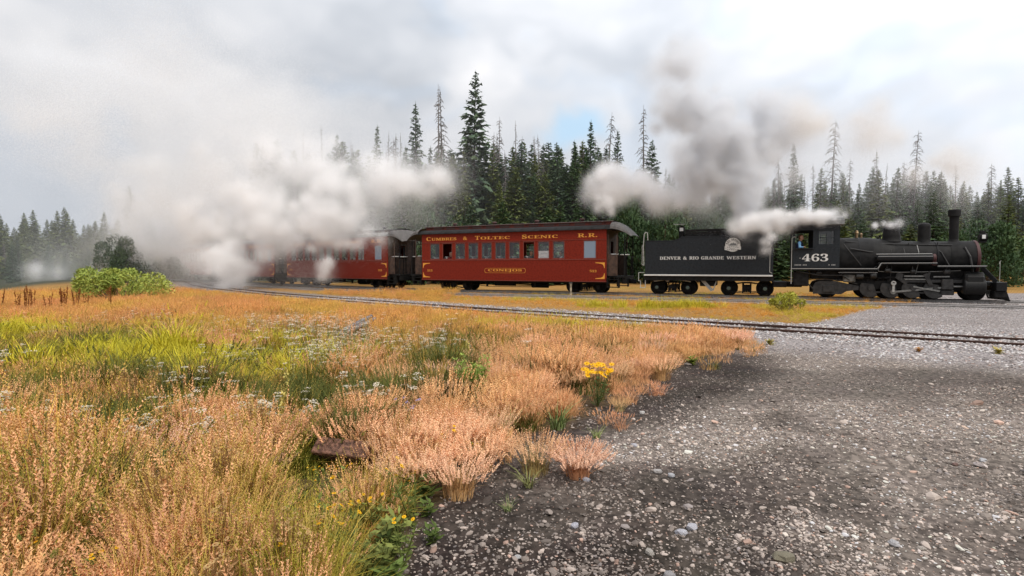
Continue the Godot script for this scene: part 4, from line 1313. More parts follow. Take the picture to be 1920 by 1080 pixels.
# a round white herald: dark rim, ring of letters, little mountain view, crossing banner
func herald(parent: Node3D, c: Vector3, r: float) -> void:
	var white := mat("sign_white", 0.66, 0.66, 0.64, 0.55)
	var dark := mat("sign_black", 0.015, 0.015, 0.018, 0.6)
	var s := Shape.new()
	s.lathe(c, Vector3(0, 0, 1), [[r * 1.1, 0.0], [r * 1.1, 0.006], [0.0, 0.006]], 36)
	var h := obj("herald", s, dark, parent)
	s = Shape.new()
	s.lathe(c + Vector3(0, 0, 0.0065), Vector3(0, 0, 1), [[r, 0.0], [r, 0.004], [0.0, 0.004]], 36)
	obj("herald_disc", s, white, h)
	s = Shape.new()
	s.lathe(c + Vector3(0, 0, 0.011), Vector3(0, 0, 1), [[r * 0.62, 0.0], [r * 0.62, 0.003], [r * 0.57, 0.003], [r * 0.57, 0.0]], 30)
	var P := PackedVector2Array()
	for q in [[-0.5, -0.12], [-0.5, 0.02], [-0.32, 0.12], [-0.2, 0.30], [-0.08, 0.16], [0.06, 0.36], [0.2, 0.18], [0.34, 0.24], [0.5, 0.02], [0.5, -0.12]]: P.append(Vector2(c.x + q[0] * r, c.y + q[1] * r))
	s.prism(P, c.z + 0.0115, c.z + 0.0145)
	obj("herald_view", s, mat("sign_grey", 0.16, 0.17, 0.18, 0.6), h)
	var word := "RIO GRANDE"
	for i in word.length():
		if word[i] == " ": continue
		var a := PI * (0.92 - 0.84 * i / (word.length() - 1.0))
		var l := letters("lettering", word[i], Vector3.ZERO, Vector2(r * 0.19, r * 0.26), dark, h, "Droid Sans")
		var t := l.transform
		l.transform = Transform3D(Basis(Vector3(0, 0, 1), a - PI * 0.5), c + Vector3(cos(a) * r * 0.8, sin(a) * r * 0.8, 0.012)) * t
	s = Shape.new()
	for k in 2:
		var y0 := c.y - r * (0.22 + 0.34 * k)
		var Q := PackedVector2Array()
		for i in 9: Q.append(Vector2(c.x + r * (-1.08 + 0.27 * i), y0 + r * 0.10 * sin(i * 0.8 + k * 2.0)))
		for i in 9: Q.append(Vector2(c.x + r * (1.08 - 0.27 * i), y0 - r * 0.24 + r * 0.10 * sin((8 - i) * 0.8 + k * 2.0)))
		s.prism(Q, c.z + 0.0155 + k * 0.003, c.z + 0.018 + k * 0.003)
	obj("herald_banner", s, white, h)
	s = Shape.new()
	for k in 2:
		for i in 6:
			var x := c.x + r * (-0.75 + 0.27 * i)
			s.box(Vector3(x, c.y - r * (0.37 + 0.34 * k) + 0.02 * sin(i * 0.8 + k * 2.0), c.z + 0.0215), Vector3(x + r * 0.16, c.y - r * (0.30 + 0.34 * k) + 0.02 * sin(i * 0.8 + k * 2.0), c.z + 0.0235))
	obj("herald_writing", s, dark, h)
# ---------------------------------------------------------------- the engine
func engine() -> void:
	var black := mat("engine_black", 0.014, 0.014, 0.015, 0.48, 0.0, 0.3, 0.0, 0.6)
	var boilerm := mat("boiler_black", 0.016, 0.0155, 0.0155, 0.6, 0.0, 0.6, 0.0, 0.5)
	var sooty := mat("underframe_black", 0.015, 0.0145, 0.0145, 0.7, 0.0, 0.6)
	var cabm := mat("cab_black", 0.023, 0.027, 0.032, 0.42, 0.0, 0.3)
	var steel := mat("bright_steel", 0.22, 0.22, 0.21, 0.42, 0.35, 0.3)
	var edge := mat("edge_white", 0.30, 0.30, 0.29, 0.55)
	var white := mat("sign_white", 0.66, 0.66, 0.64, 0.55)
	var redm := mat("engine_red", 0.06, 0.014, 0.013, 0.6, 0.0, 0.3)
	var oil := mat("oily_grey", 0.035, 0.034, 0.033, 0.5, 0.2, 0.6)
	var p0 := along(0.0, -1.25)
	var o := thing("steam_locomotive", "black steam locomotive numbered 463 standing at the gravel crossing", "locomotive", Vector3(p0.x, 0, p0.y), atan2(-TE.y, TE.x))
	# boiler, smokebox, firebox
	var s := Shape.new()
	s.lathe(Vector3(15.7, 1.86, 0), Vector3.RIGHT, [[0.0, 0.0], [0.94, 0.0], [0.95, 0.9], [0.93, 1.4], [0.77, 2.2], [0.73, 3.4], [0.715, 4.15]], 36)
	obj("boiler", s, boilerm, o)
	s = Shape.new()
	s.lathe(Vector3(19.85, 1.86, 0), Vector3.RIGHT, [[0.72, 0.0], [0.725, 0.01], [0.725, 0.93], [0.70, 0.97], [0.60, 0.99], [0.58, 1.02], [0.3, 1.06], [0.0, 1.07]], 36)
	var sb := obj("smokebox", s, sooty, o)
	s = Shape.new()
	s.lathe(Vector3(20.70, 1.86, 0), Vector3.RIGHT, [[0.73, 0.0], [0.742, 0.01], [0.742, 0.10], [0.72, 0.115]], 36)
	obj("smokebox_ring", s, redm, sb)
	for x in [16.6, 17.55, 18.5, 19.4]:
		s = Shape.new()
		var r := 0.955 if x < 17.0 else (0.80 if x < 18.0 else 0.745)
		s.lathe(Vector3(x, 1.86, 0), Vector3.RIGHT, [[r - 0.04, -0.03], [r, -0.025], [r, 0.025], [r - 0.04, 0.03]], 36)
		obj("boiler_band", s, black, o)
	s = Shape.new()
	s.box(Vector3(15.76, 0.85, -0.78), Vector3(17.0, 1.86, 0.78), 0.02)
	obj("firebox", s, boilerm, o)
	# domes, chimney, small fittings on top
	s = Shape.new()
	s.lathe(Vector3(17.87, 2.46, 0), Vector3.UP, [[0.40, 0.0], [0.385, 0.16], [0.36, 0.22], [0.345, 0.30], [0.275, 0.86], [0.255, 0.90], [0.16, 0.93], [0.15, 0.98], [0.0, 0.99]], 24)
	obj("sand_dome", s, boilerm, o)
	s = Shape.new()
	s.lathe(Vector3(19.05, 2.46, 0), Vector3.UP, [[0.29, 0.0], [0.24, 0.12], [0.225, 0.2], [0.225, 0.78], [0.21, 0.86], [0.15, 0.92], [0.0, 0.95]], 24)
	obj("steam_dome", s, boilerm, o)
	s = Shape.new()
	s.lathe(Vector3(20.08, 2.45, 0), Vector3.UP, [[0.26, 0.0], [0.19, 0.14], [0.165, 0.2], [0.165, 1.16], [0.22, 1.19], [0.225, 1.42], [0.20, 1.47], [0.15, 1.47], [0.14, 1.2]], 24)
	obj("chimney", s, sooty, o)
	s = Shape.new()
	s.lathe(Vector3(16.55, 2.78, 0.1), Vector3.UP, [[0.06, 0.0], [0.06, 0.2], [0.09, 0.22], [0.05, 0.34], [0.0, 0.36]], 10)
	s.lathe(Vector3(16.75, 2.76, -0.1), Vector3.UP, [[0.05, 0.0], [0.05, 0.16], [0.07, 0.2], [0.0, 0.28]], 10)
	obj("safety_valve", s, mat("brass_dull", 0.25, 0.17, 0.09, 0.4, 0.6), o)
	s = Shape.new()
	s.tube([Vector3(16.05, 2.62, 0.62), Vector3(17.4, 2.50, 0.55), Vector3(18.6, 2.45, 0.50), Vector3(19.9, 2.40, 0.50)], 0.022)
	for x in [16.3, 17.3, 18.4, 19.4]: s.cone(Vector3(x, 2.35, 0.5), Vector3(x, 2.53, 0.56), 0.015, 0.015, 5)
	s.tube([Vector3(17.75, 2.5, 0.36), Vector3(17.75, 2.2, 0.72), Vector3(17.75, 1.5, 0.86), Vector3(17.7, 0.9, 0.9)], 0.02)
	s.tube([Vector3(19.15, 2.45, 0.4), Vector3(19.5, 2.1, 0.7), Vector3(19.75, 1.55, 0.8)], 0.025)
	s.tube([Vector3(15.95, 2.5, 0.9), Vector3(16.3, 2.0, 0.99), Vector3(16.62, 1.55, 0.98)], 0.022)
	obj("handrail", s, oil, o)
	s = Shape.new()
	s.lathe(Vector3(20.92, 2.72, 0), Vector3.RIGHT, [[0.0, 0.0], [0.15, 0.0], [0.17, 0.03], [0.17, 0.26], [0.13, 0.27]], 18)
	s.box(Vector3(20.80, 2.50, -0.12), Vector3(21.15, 2.56, 0.12), 0.01)
	s.box(Vector3(20.95, 2.86, -0.08), Vector3(21.12, 3.0, 0.08), 0.02)
	var hl := obj("headlamp", s, sooty, o)
	s = Shape.new()
	s.lathe(Vector3(21.18, 2.72, 0), Vector3.RIGHT, [[0.13, 0.0], [0.1, 0.02], [0.0, 0.03]], 16)
	s.box(Vector3(20.98, 2.66, 0.171), Vector3(21.10, 2.82, 0.185), 0.01)
	obj("lamp_plate", s, mat("white_enamel", 0.72, 0.72, 0.70, 0.5), hl)
	# cab
	s = Shape.new()
	for z in [-1.0, 1.0]:
		var lo := minf(1.21 * z, 1.25 * z); var hi := maxf(1.21 * z, 1.25 * z)
		s.box(Vector3(13.95, 1.46, lo), Vector3(15.77, 2.30, hi), 0.006)
		s.box(Vector3(13.95, 3.12, lo), Vector3(15.77, 3.38, hi), 0.006)
		s.box(Vector3(13.95, 2.301, lo), Vector3(14.03, 3.119, hi))
		s.box(Vector3(14.74, 2.301, lo), Vector3(14.92, 3.119, hi))
		s.box(Vector3(15.58, 2.301, lo), Vector3(15.77, 3.119, hi))
		s.box(Vector3(14.921, 2.301, lo), Vector3(15.579, 2.44, hi))
	s.box(Vector3(15.72, 1.46, -1.209), Vector3(15.768, 3.38, 1.209))
	s.box(Vector3(13.95, 1.40, -1.209), Vector3(15.72, 1.459, 1.209))
	obj("cab", s, cabm, o)
	s = Shape.new()
	var rings := []
	for x in [13.55, 15.92]:
		var r := []
		for i in 13:
			var a := PI * i / 12.0
			r.append(Vector3(x, 3.38 + 0.42 * pow(sin(a), 0.8), cos(a) * 1.36))
		rings.append(r)
	for i in 12:
		s.quad(rings[0][i], rings[0][i + 1], rings[1][i + 1], rings[1][i], Vector3(14.7, 2.5, 0))
		for k in 2:
			s.tri_from(rings[k][i], rings[k][i + 1], Vector3(rings[k][0].x, 3.38, 0), Vector3(14.7, 3.3, 0))
	s.box(Vector3(13.55, 3.345, -1.37), Vector3(15.92, 3.379, 1.37), 0.008)
	obj("cab_roof", s, mat("cab_roof_grey", 0.16, 0.16, 0.155, 0.6, 0.0, 0.6), o)
	for z in [1.0, -1.0]:
		s = Shape.new()
		for q in [[14.921, 2.441, 14.97, 3.119], [15.53, 2.441, 15.579, 3.119], [14.971, 3.06, 15.529, 3.118], [14.971, 2.442, 15.529, 2.50], [15.235, 2.501, 15.265, 3.059], [14.971, 2.76, 15.234, 2.79], [15.266, 2.76, 15.529, 2.79]]:
			s.box(Vector3(q[0], q[1], 1.222 * z - 0.014), Vector3(q[2], q[3], 1.222 * z + 0.014))
		var w := obj("window", s, cabm, o)
		s = Shape.new()
		s.box(Vector3(14.97, 2.5, 1.222 * z - 0.003), Vector3(15.53, 3.06, 1.222 * z + 0.003))
		obj("pane", s, mat("window_glass", 0.03, 0.035, 0.035, 0.03), w)
	s = Shape.new()
	s.box(Vector3(14.0, 2.285, 1.20), Vector3(14.78, 2.325, 1.36), 0.012)
	obj("arm_rest", s, cabm, o)
	s = Shape.new()
	s.box(Vector3(14.05, 1.46, 0.75), Vector3(14.5, 2.0, 1.15), 0.03)
	obj("seat_box", s, cabm, o)
	s = Shape.new()
	s.tube([Vector3(13.90, 0.72, 1.26), Vector3(13.90, 2.78, 1.28), Vector3(13.97, 2.84, 1.26), Vector3(14.08, 2.83, 1.255)], 0.022)
	obj("grab_iron", s, edge, o)
	letters("number", "463", Vector3(14.83, 1.905, 1.2545), Vector2(1.02, 0.335), white, o)
	s = Shape.new()
	for i in 9:
		if i == 5: continue
		s.box(Vector3(14.03 + 0.055 * i, 1.555, 1.2515), Vector3(14.067 + 0.055 * i, 1.60, 1.2555))
	for i in 5:
		if i == 1: continue
		s.box(Vector3(15.36 + 0.055 * i, 1.555, 1.2515), Vector3(15.397 + 0.055 * i, 1.60, 1.2555))
	s.prism(PackedVector2Array([Vector2(14.2, 1.885), Vector2(14.24, 1.865), Vector2(14.28, 1.885), Vector2(14.24, 1.905)]), 1.2515, 1.2555)
	obj("stencil_mark", s, mat("faded_white", 0.35, 0.35, 0.34, 0.6), o)
	# running boards with pale edges
	s = Shape.new()
	for z in [-1.0, 1.0]:
		var lo := minf(0.75 * z, 1.26 * z); var hi := maxf(0.75 * z, 1.26 * z)
		s.box(Vector3(13.9, 1.345, lo), Vector3(17.18, 1.395, hi))
		s.box(Vector3(17.18, 1.60, lo), Vector3(19.25, 1.64, hi))
		s.box(Vector3(19.25, 1.47, lo), Vector3(20.85, 1.51, hi))
		s.bar(Vector3(17.18, 1.37, 1.0 * z), Vector3(17.32, 1.61, 1.0 * z), 0.04, 0.5, Vector3(1, 0, 0))
		s.box(Vector3(15.8, 1.19, z * 1.05 - 0.1), Vector3(17.2, 1.235, z * 1.05 + 0.1))
	var rb := obj("running_board", s, black, o)
	s = Shape.new()
	s.box(Vector3(13.92, 1.397, 1.20), Vector3(17.18, 1.43, 1.272))
	s.bar(Vector3(17.19, 1.42, 1.264), Vector3(17.30, 1.645, 1.264), 0.035, 0.02, Vector3(1, 0, 0))
	s.box(Vector3(17.30, 1.642, 1.22), Vector3(19.24, 1.668, 1.268))
	s.box(Vector3(19.26, 1.512, 1.20), Vector3(20.85, 1.545, 1.268))
	s.box(Vector3(15.75, 1.237, 1.08), Vector3(17.2, 1.26, 1.16))
	obj("board_edge", s, edge, rb)
	# air reservoir on the side
	s = Shape.new()
	s.lathe(Vector3(17.16, 1.86, 1.02), Vector3.RIGHT, [[0.0, 0.0], [0.13, 0.01], [0.165, 0.06], [0.165, 1.98], [0.13, 2.04], [0.0, 2.05]], 20)
	s.lathe(Vector3(17.16, 1.86, -1.02), Vector3.RIGHT, [[0.0, 0.0], [0.13, 0.01], [0.165, 0.06], [0.165, 1.98], [0.13, 2.04], [0.0, 2.05]], 20)
	var tk := obj("air_tank", s, black, o)
	s = Shape.new()
	s.tube([Vector3(17.15, 2.035, 1.10), Vector3(19.1, 2.035, 1.10)], 0.020)
	s.tube([Vector3(17.2, 1.93, 1.20), Vector3(19.1, 1.93, 1.20)], 0.010)
	obj("tank_pipe", s, edge, tk)
	s = Shape.new()
	s.lathe(Vector3(19.13, 1.86, 1.02), Vector3.RIGHT, [[0.168, 0.0], [0.172, 0.01], [0.172, 0.09], [0.12, 0.12], [0.0, 0.13]], 18)
	s.box(Vector3(19.1, 1.55, 0.85), Vector3(19.24, 1.70, 1.2), 0.01)
	obj("tank_end", s, redm, tk)
	# frames and wheels
	s = Shape.new()
	for z in [-0.80, 0.80]:
		s.box(Vector3(16.4, 0.52, z - 0.05), Vector3(20.3, 0.90, z + 0.05), 0.01)
		for x in [16.98, 17.74, 18.50, 19.26]: s.box(Vector3(x - 0.14, 0.40, z - 0.08), Vector3(x + 0.14, 0.98, z + 0.08), 0.02)
		s.box(Vector3(16.0, 0.95, z - 0.05), Vector3(20.2, 1.05, z + 0.05), 0.01)
	s.box(Vector3(16.5, 0.9, -0.6), Vector3(20.6, 1.3, 0.6))
	obj("frame", s, sooty, o)
	for x in [16.98, 17.74, 18.50, 19.26]:
		for z in [-1.0, 1.0]:
			s = Shape.new()
			wheel(0.47, 0.12, 0.0, s, Vector3.ZERO)
			var w := obj("driving_wheel", s, sooty, o)
			w.transform = Transform3D(Basis(Vector3.UP, 0.0 if z > 0.0 else PI), Vector3(x, 0.57, 0.46 * z))
			s = Shape.new()
			var P := PackedVector2Array()
			for i in 11:
				var a := PI * (0.05 + 0.9 * i / 10.0) + 2.4
				P.append(Vector2(cos(a) * 0.40, sin(a) * 0.40))
			P.append(Vector2(0.12, 0.16)); P.append(Vector2(-0.08, 0.20))
			s.prism(P, 0.46, 0.54)
			s.lathe(Vector3(0, 0, 0.44), Vector3(0, 0, 1), [[0.10, 0.0], [0.10, 0.14], [0.0, 0.14]], 12)
			obj("counterweight", s, oil, w)
	for x in [15.42, 20.72]:
		for z in [-1.0, 1.0]:
			s = Shape.new()
			wheel(0.35, 0.10, 0.0, s, Vector3.ZERO)
			var w := obj("truck_wheel", s, sooty, o)
			w.transform = Transform3D(Basis(Vector3.UP, 0.0 if z > 0.0 else PI), Vector3(x, 0.45, 0.46 * z))
	s = Shape.new()
	var T := PackedVector2Array()
	for q in [[14.80, 0.28], [14.80, 0.62], [14.90, 0.80], [15.05, 0.86], [15.7, 0.86], [16.1, 0.76], [16.55, 0.66], [16.55, 0.48], [16.1, 0.42], [15.9, 0.28]]: T.append(Vector2(q[0], q[1]))
	for z in [-1.0, 1.0]: s.prism(T, 0.86 * z, 0.98 * z)
	s.box(Vector3(15.18, 0.36, 0.981), Vector3(15.62, 0.68, 1.03), 0.03)
	s.tube([Vector3(14.9, 0.90, 0.98), Vector3(15.2, 0.92, 0.98), Vector3(15.9, 0.90, 0.98), Vector3(16.5, 0.74, 0.98)], 0.025)
	obj("trailing_truck_frame", s, oil, o)
	s = Shape.new()
	s.box(Vector3(15.95, 0.82, 0.92), Vector3(16.42, 1.16, 1.06), 0.04)
	obj("oil_box", s, mat("dusty_steel", 0.17, 0.165, 0.15, 0.7, 0.2, 0.6), o)
	s = Shape.new()
	s.box(Vector3(14.0, 0.62, 0.4), Vector3(14.62, 1.30, 1.1), 0.04)
	s.box(Vector3(14.7, 0.95, -0.9), Vector3(15.8, 1.34, 0.9), 0.02)
	s.box(Vector3(13.5, 0.55, -0.4), Vector3(14.4, 0.80, 0.4), 0.03)
	obj("ash_pan", s, sooty, o)
	# rods, crosshead, valve gear
	s = Shape.new()
	s.bar(Vector3(17.80, 0.42, 1.00), Vector3(19.74, 0.66, 1.00), 0.075, 0.045)
	s.lathe(Vector3(17.80, 0.42, 0.96), Vector3(0, 0, 1), [[0.10, 0.0], [0.10, 0.09], [0.0, 0.09]], 14)
	obj("main_rod", s, steel, o)
	s = Shape.new()
	s.bar(Vector3(16.98, 0.40, 0.93), Vector3(19.26, 0.40, 0.93), 0.07, 0.04)
	for x in [16.98, 17.74, 18.50, 19.26]: s.lathe(Vector3(x, 0.40, 0.90), Vector3(0, 0, 1), [[0.08, 0.0], [0.08, 0.06], [0.0, 0.06]], 12)
	obj("side_rod", s, oil, o)
	s = Shape.new()
	s.bar(Vector3(17.80, 0.42, 1.06), Vector3(17.80, 0.80, 1.06), 0.08, 0.04, Vector3(1, 0, 0))
	s.lathe(Vector3(17.80, 0.80, 1.03), Vector3(0, 0, 1), [[0.045, 0.0], [0.045, 0.065], [0.095, 0.065], [0.095, 0.0]], 16)
	obj("crank", s, mat("pale_steel", 0.42, 0.42, 0.40, 0.5, 0.2, 0.3), o)
	s = Shape.new()
	s.bar(Vector3(18.18, 1.10, 1.0), Vector3(19.05, 1.10, 1.0), 0.06, 0.05)
	s.bar(Vector3(18.05, 0.97, 1.0), Vector3(19.0, 0.97, 1.0), 0.045, 0.05)
	s.bar(Vector3(19.18, 1.08, 1.02), Vector3(19.72, 1.09, 1.02), 0.05, 0.04)
	s.cone(Vector3(19.7, 0.86, 0.95), Vector3(20.25, 0.86, 0.95), 0.03, 0.03, 8)
	s.cone(Vector3(19.8, 0.68, 0.95), Vector3(20.25, 0.68, 0.95), 0.04, 0.04, 8)
	s.bar(Vector3(18.5, 0.66, 1.04), Vector3(19.4, 0.48, 1.04), 0.06, 0.03)
	obj("valve_rod", s, steel, o)
	s = Shape.new()
	s.box(Vector3(19.45, 0.55, 0.86), Vector3(19.85, 0.98, 1.10), 0.03)
	s.bar(Vector3(18.9, 1.2, 1.04), Vector3(19.1, 0.72, 1.04), 0.14, 0.05, Vector3(1, 0, 0))
	s.bar(Vector3(19.05, 1.30, 1.05), Vector3(18.98, 1.0, 1.05), 0.08, 0.04, Vector3(1, 0, 0))
	s.bar(Vector3(18.28, 0.8, 1.0), Vector3(17.9, 1.1, 1.0), 0.16, 0.05)
	s.lathe(Vector3(18.02, 1.12, 0.92), Vector3(0, 0, 1), [[0.13, 0.0], [0.13, 0.1], [0.0, 0.1]], 14)
	s.box(Vector3(19.35, 0.32, 0.8), Vector3(19.9, 0.54, 1.0), 0.03)
	s.bar(Vector3(18.2, 0.9, 0.95), Vector3(20.2, 0.9, 0.95), 0.12, 0.06)
	obj("crosshead", s, oil, o)
	# piping and small gear crowded under the running board
	for q in [
			["pipe", [Vector3(15.8, 1.28, 1.12), Vector3(16.9, 1.24, 1.14), Vector3(17.15, 1.5, 1.1), Vector3(17.4, 1.58, 1.05)], 0.022],
			["pipe", [Vector3(14.1, 1.30, 1.15), Vector3(15.0, 1.12, 1.12), Vector3(15.9, 1.12, 1.1), Vector3(16.2, 0.9, 1.05)], 0.025],
			["pipe", [Vector3(17.3, 1.72, 0.9), Vector3(17.25, 1.3, 1.0), Vector3(18.0, 1.26, 1.02), Vector3(19.3, 1.30, 1.02), Vector3(20.1, 1.34, 0.95)], 0.018],
			["pipe", [Vector3(16.2, 2.3, 0.93), Vector3(16.9, 2.15, 0.90), Vector3(17.4, 2.12, 0.78), Vector3(17.7, 2.25, 0.62)], 0.028],
			["pipe", [Vector3(18.2, 2.3, 0.62), Vector3(18.25, 1.95, 0.78), Vector3(18.2, 1.68, 0.85)], 0.024],
			["pipe", [Vector3(18.7, 2.42, 0.5), Vector3(18.72, 2.1, 0.72), Vector3(18.7, 1.6, 0.78), Vector3(18.6, 1.2, 0.85)], 0.02],
			["pipe", [Vector3(20.3, 2.3, 0.6), Vector3(20.45, 1.9, 0.76), Vector3(20.5, 1.5, 0.8), Vector3(20.5, 1.28, 0.9)], 0.045],
			["pipe", [Vector3(13.9, 0.9, 1.0), Vector3(14.6, 0.72, 1.05), Vector3(14.8, 0.5, 1.0)], 0.03]]:
		s = Shape.new()
		s.tube(q[1], q[2], 7)
		obj(q[0], s, oil if q[2] > 0.021 else steel, o)
	for q in [[17.05, 1.12, 0.10, 0.14, "injector"], [17.55, 1.34, 0.09, 0.10, "lubricator"], [16.55, 1.08, 0.13, 0.12, "brake_cylinder"], [19.6, 1.30, 0.10, 0.12, "lubricator"], [18.45, 1.30, 0.07, 0.09, "valve"], [15.0, 1.22, 0.08, 0.08, "valve"]]:
		s = Shape.new()
		s.lathe(Vector3(q[0] - q[2], q[1], 1.06), Vector3.RIGHT, [[0.0, 0.0], [q[3] * 0.7, 0.0], [q[3], 0.03], [q[3], q[2] * 2.0], [q[3] * 0.5, q[2] * 2.0 + 0.04], [0.0, q[2] * 2.0 + 0.05]], 14)
		s.cone(Vector3(q[0], q[1] + q[3], 1.06), Vector3(q[0], q[1] + q[3] + 0.12, 1.04), 0.03, 0.02, 7)
		obj(q[4], s, oil, o)
	for x in [16.98, 17.74, 18.50, 19.26]:
		s = Shape.new()
		for k in 4: s.box(Vector3(x - 0.30 + 0.05 * k, 1.0 + 0.022 * k, 0.86), Vector3(x + 0.30 - 0.05 * k, 1.02 + 0.022 * k, 0.95))
		s.cone(Vector3(x - 0.28, 0.9, 0.9), Vector3(x - 0.28, 1.02, 0.9), 0.018, 0.018, 6)
		s.cone(Vector3(x + 0.28, 0.9, 0.9), Vector3(x + 0.28, 1.02, 0.9), 0.018, 0.018, 6)
		obj("leaf_spring", s, sooty, o)
	# rivets along the cab and smokebox
	s = Shape.new()
	for i in 30:
		for y in [1.52, 3.30]: s.lathe(Vector3(13.99 + 0.06 * i, y, 1.2505), Vector3(0, 0, 1), [[0.012, 0.0], [0.009, 0.007], [0.0, 0.009]], 5)
	var rv := obj("rivets", s, cabm, o)
	rv.set_meta("kind", "stuff")
	# cylinders
	for z in [-1.0, 1.0]:
		s = Shape.new()
		s.lathe(Vector3(20.16, 0.70, 0.98 * z), Vector3.RIGHT, [[0.0, 0.0], [0.30, 0.0], [0.33, 0.03], [0.33, 0.66], [0.30, 0.70], [0.0, 0.70]], 24)
		s.lathe(Vector3(20.20, 1.08, 0.94 * z), Vector3.RIGHT, [[0.0, 0.0], [0.17, 0.0], [0.20, 0.03], [0.20, 0.6], [0.17, 0.63], [0.0, 0.63]], 20)
		s.box(Vector3(20.19, 0.55, minf(0.3 * z, 1.25 * z)), Vector3(20.83, 1.16, maxf(0.3 * z, 1.25 * z)), 0.08)
		obj("cylinder", s, mat("cylinder_black", 0.018, 0.018, 0.018, 0.5, 0.0, 0.3), o)
	s = Shape.new()
	s.box(Vector3(20.18, 0.5, -0.5), Vector3(20.82, 1.3, 0.5))
	s.box(Vector3(20.82, 0.72, -0.7), Vector3(21.3, 0.84, 0.7))
	obj("saddle", s, sooty, o)
	# pilot beam and cowcatcher
	s = Shape.new()
	s.box(Vector3(21.18, 0.52, -1.2), Vector3(21.52, 0.88, 1.2), 0.02)
	for z in [-0.9, 0.9]: s.bar(Vector3(20.86, 1.46, z * 0.75), Vector3(21.26, 0.88, z), 0.16, 0.03)
	obj("pilot_beam", s, black, o)
	for i in 13:
		s = Shape.new()
		var z := -1.08 + 0.18 * i
		s.bar(Vector3(21.5, 0.55, z), Vector3(21.62 + 0.18 * (1.0 - absf(z) / 1.1), 0.16, z), 0.05, 0.05, Vector3(0, 0, 1))
		obj("pilot_bar", s, sooty, o)
	s = Shape.new()
	s.bar(Vector3(21.63, 0.15, -1.1), Vector3(21.83, 0.15, 0.0), 0.06, 0.05)
	s.bar(Vector3(21.63, 0.15, 1.1), Vector3(21.83, 0.15, 0.0), 0.06, 0.05)
	s.box(Vector3(21.15, 0.25, 0.62), Vector3(21.56, 0.519, 1.12), 0.03)
	obj("pilot_foot", s, sooty, o)
	s = Shape.new()
	s.tube([Vector3(21.30, 0.88, 1.1), Vector3(21.30, 1.70, 1.1), Vector3(21.33, 1.74, 1.1)], 0.012)
	s.box(Vector3(21.27, 1.60, 1.085), Vector3(21.31, 1.70, 1.115))
	obj("flag_staff", s, mat("staff_white", 0.30, 0.30, 0.27, 0.6), o)
	s = Shape.new()
	s.tube([Vector3(21.40, 0.88, 0.4), Vector3(21.40, 0.98, 0.4), Vector3(21.40, 0.98, -0.4), Vector3(21.40, 0.88, -0.4)], 0.015)
	s.box(Vector3(21.52, 0.6, -0.12), Vector3(21.75, 0.8, 0.12), 0.03)
	obj("coupler", s, oil, o)

# ---------------------------------------------------------------- people
# one smooth skin over capsules [a, b, ra, rb, colour], meshed as surface nets
func skin(caps: Array, cell: float, soft: float) -> Shape:
	var lo := Vector3.ONE * 1e9; var hi := -Vector3.ONE * 1e9
	for q in caps:
		for k in 2:
			var r := Vector3.ONE * (float(q[2 + k]) + cell * 2.0)
			lo = lo.min(q[k] - r); hi = hi.max(q[k] + r)
	var n := Vector3i(((hi - lo) / cell).ceil()) + Vector3i.ONE
	var val := PackedFloat32Array()
	val.resize(n.x * n.y * n.z)
	var tone := PackedColorArray()
	tone.resize(val.size())
	for z in n.z:
		for y in n.y:
			for x in n.x:
				var p := lo + Vector3(x, y, z) * cell
				var f := 1e9; var best := 1e9; var bc := Color.WHITE
				for q in caps:
					var a: Vector3 = q[0]; var ab: Vector3 = q[1] - q[0]
					var t := clampf((p - a).dot(ab) / maxf(ab.length_squared(), 1e-8), 0.0, 1.0)
					var d := p.distance_to(a + ab * t) - lerpf(q[2], q[3], t)
					if d < best: best = d; bc = q[4]
					var h := clampf(0.5 + 0.5 * (f - d) / soft, 0.0, 1.0)
					f = lerpf(f, d, h) - soft * h * (1.0 - h) if f < 1e8 else d
				var i := (z * n.y + y) * n.x + x
				val[i] = f; tone[i] = bc
	var at := PackedInt32Array()
	at.resize(val.size()); at.fill(-1)
	var pts := PackedVector3Array(); var cols := PackedColorArray(); var nor := PackedVector3Array()
	var sx := 1; var sy := n.x; var sz := n.x * n.y
	for z in n.z - 1:
		for y in n.y - 1:
			for x in n.x - 1:
				var i := z * sz + y * sy + x
				var sum := Vector3.ZERO; var cnt := 0; var g := Vector3.ZERO
				for e in 12:
					var ax := e / 4; var o := e % 4
					var c := Vector3i.ZERO
					c[(ax + 1) % 3] = o & 1; c[(ax + 2) % 3] = o >> 1
					var d := Vector3i.ZERO
					d[ax] = 1
					var v0 := val[i + c.x + c.y * sy + c.z * sz]; var c1 := c + d
					var v1 := val[i + c1.x + c1.y * sy + c1.z * sz]
					g[ax] += v1 - v0
					if (v0 < 0.0) != (v1 < 0.0):
						sum += Vector3(c) + Vector3(d) * (v0 / (v0 - v1)); cnt += 1
				if cnt:
					at[i] = pts.size()
					pts.append(lo + (Vector3(x, y, z) + sum / cnt) * cell); cols.append(tone[i]); nor.append(g.normalized())
	var s := Shape.new()
	for z in range(1, n.z - 1):
		for y in range(1, n.y - 1):
			for x in range(1, n.x - 1):
				var i := z * sz + y * sy + x
				for ax in 3:
					var st: int = [sx, sy, sz][ax]
					if (val[i] < 0.0) == (val[i + st] < 0.0): continue
					var u: int = [sy, sz, sx][ax]; var w: int = [sz, sx, sy][ax]
					var q := [at[i], at[i - u], at[i - u - w], at[i - w]]
					if q.min() < 0: continue
					for t in [[0, 1, 2], [0, 2, 3]]:
						var k := s.c.size()
						s.smooth(pts[q[t[0]]], pts[q[t[1]]], pts[q[t[2]]], nor[q[t[0]]], nor[q[t[1]]], nor[q[t[2]]])
						for j in 3:
							for m in 3:
								if s.v[k + j] == pts[q[t[m]]]: s.c[k + j] = cols[q[t[m]]]
	return s

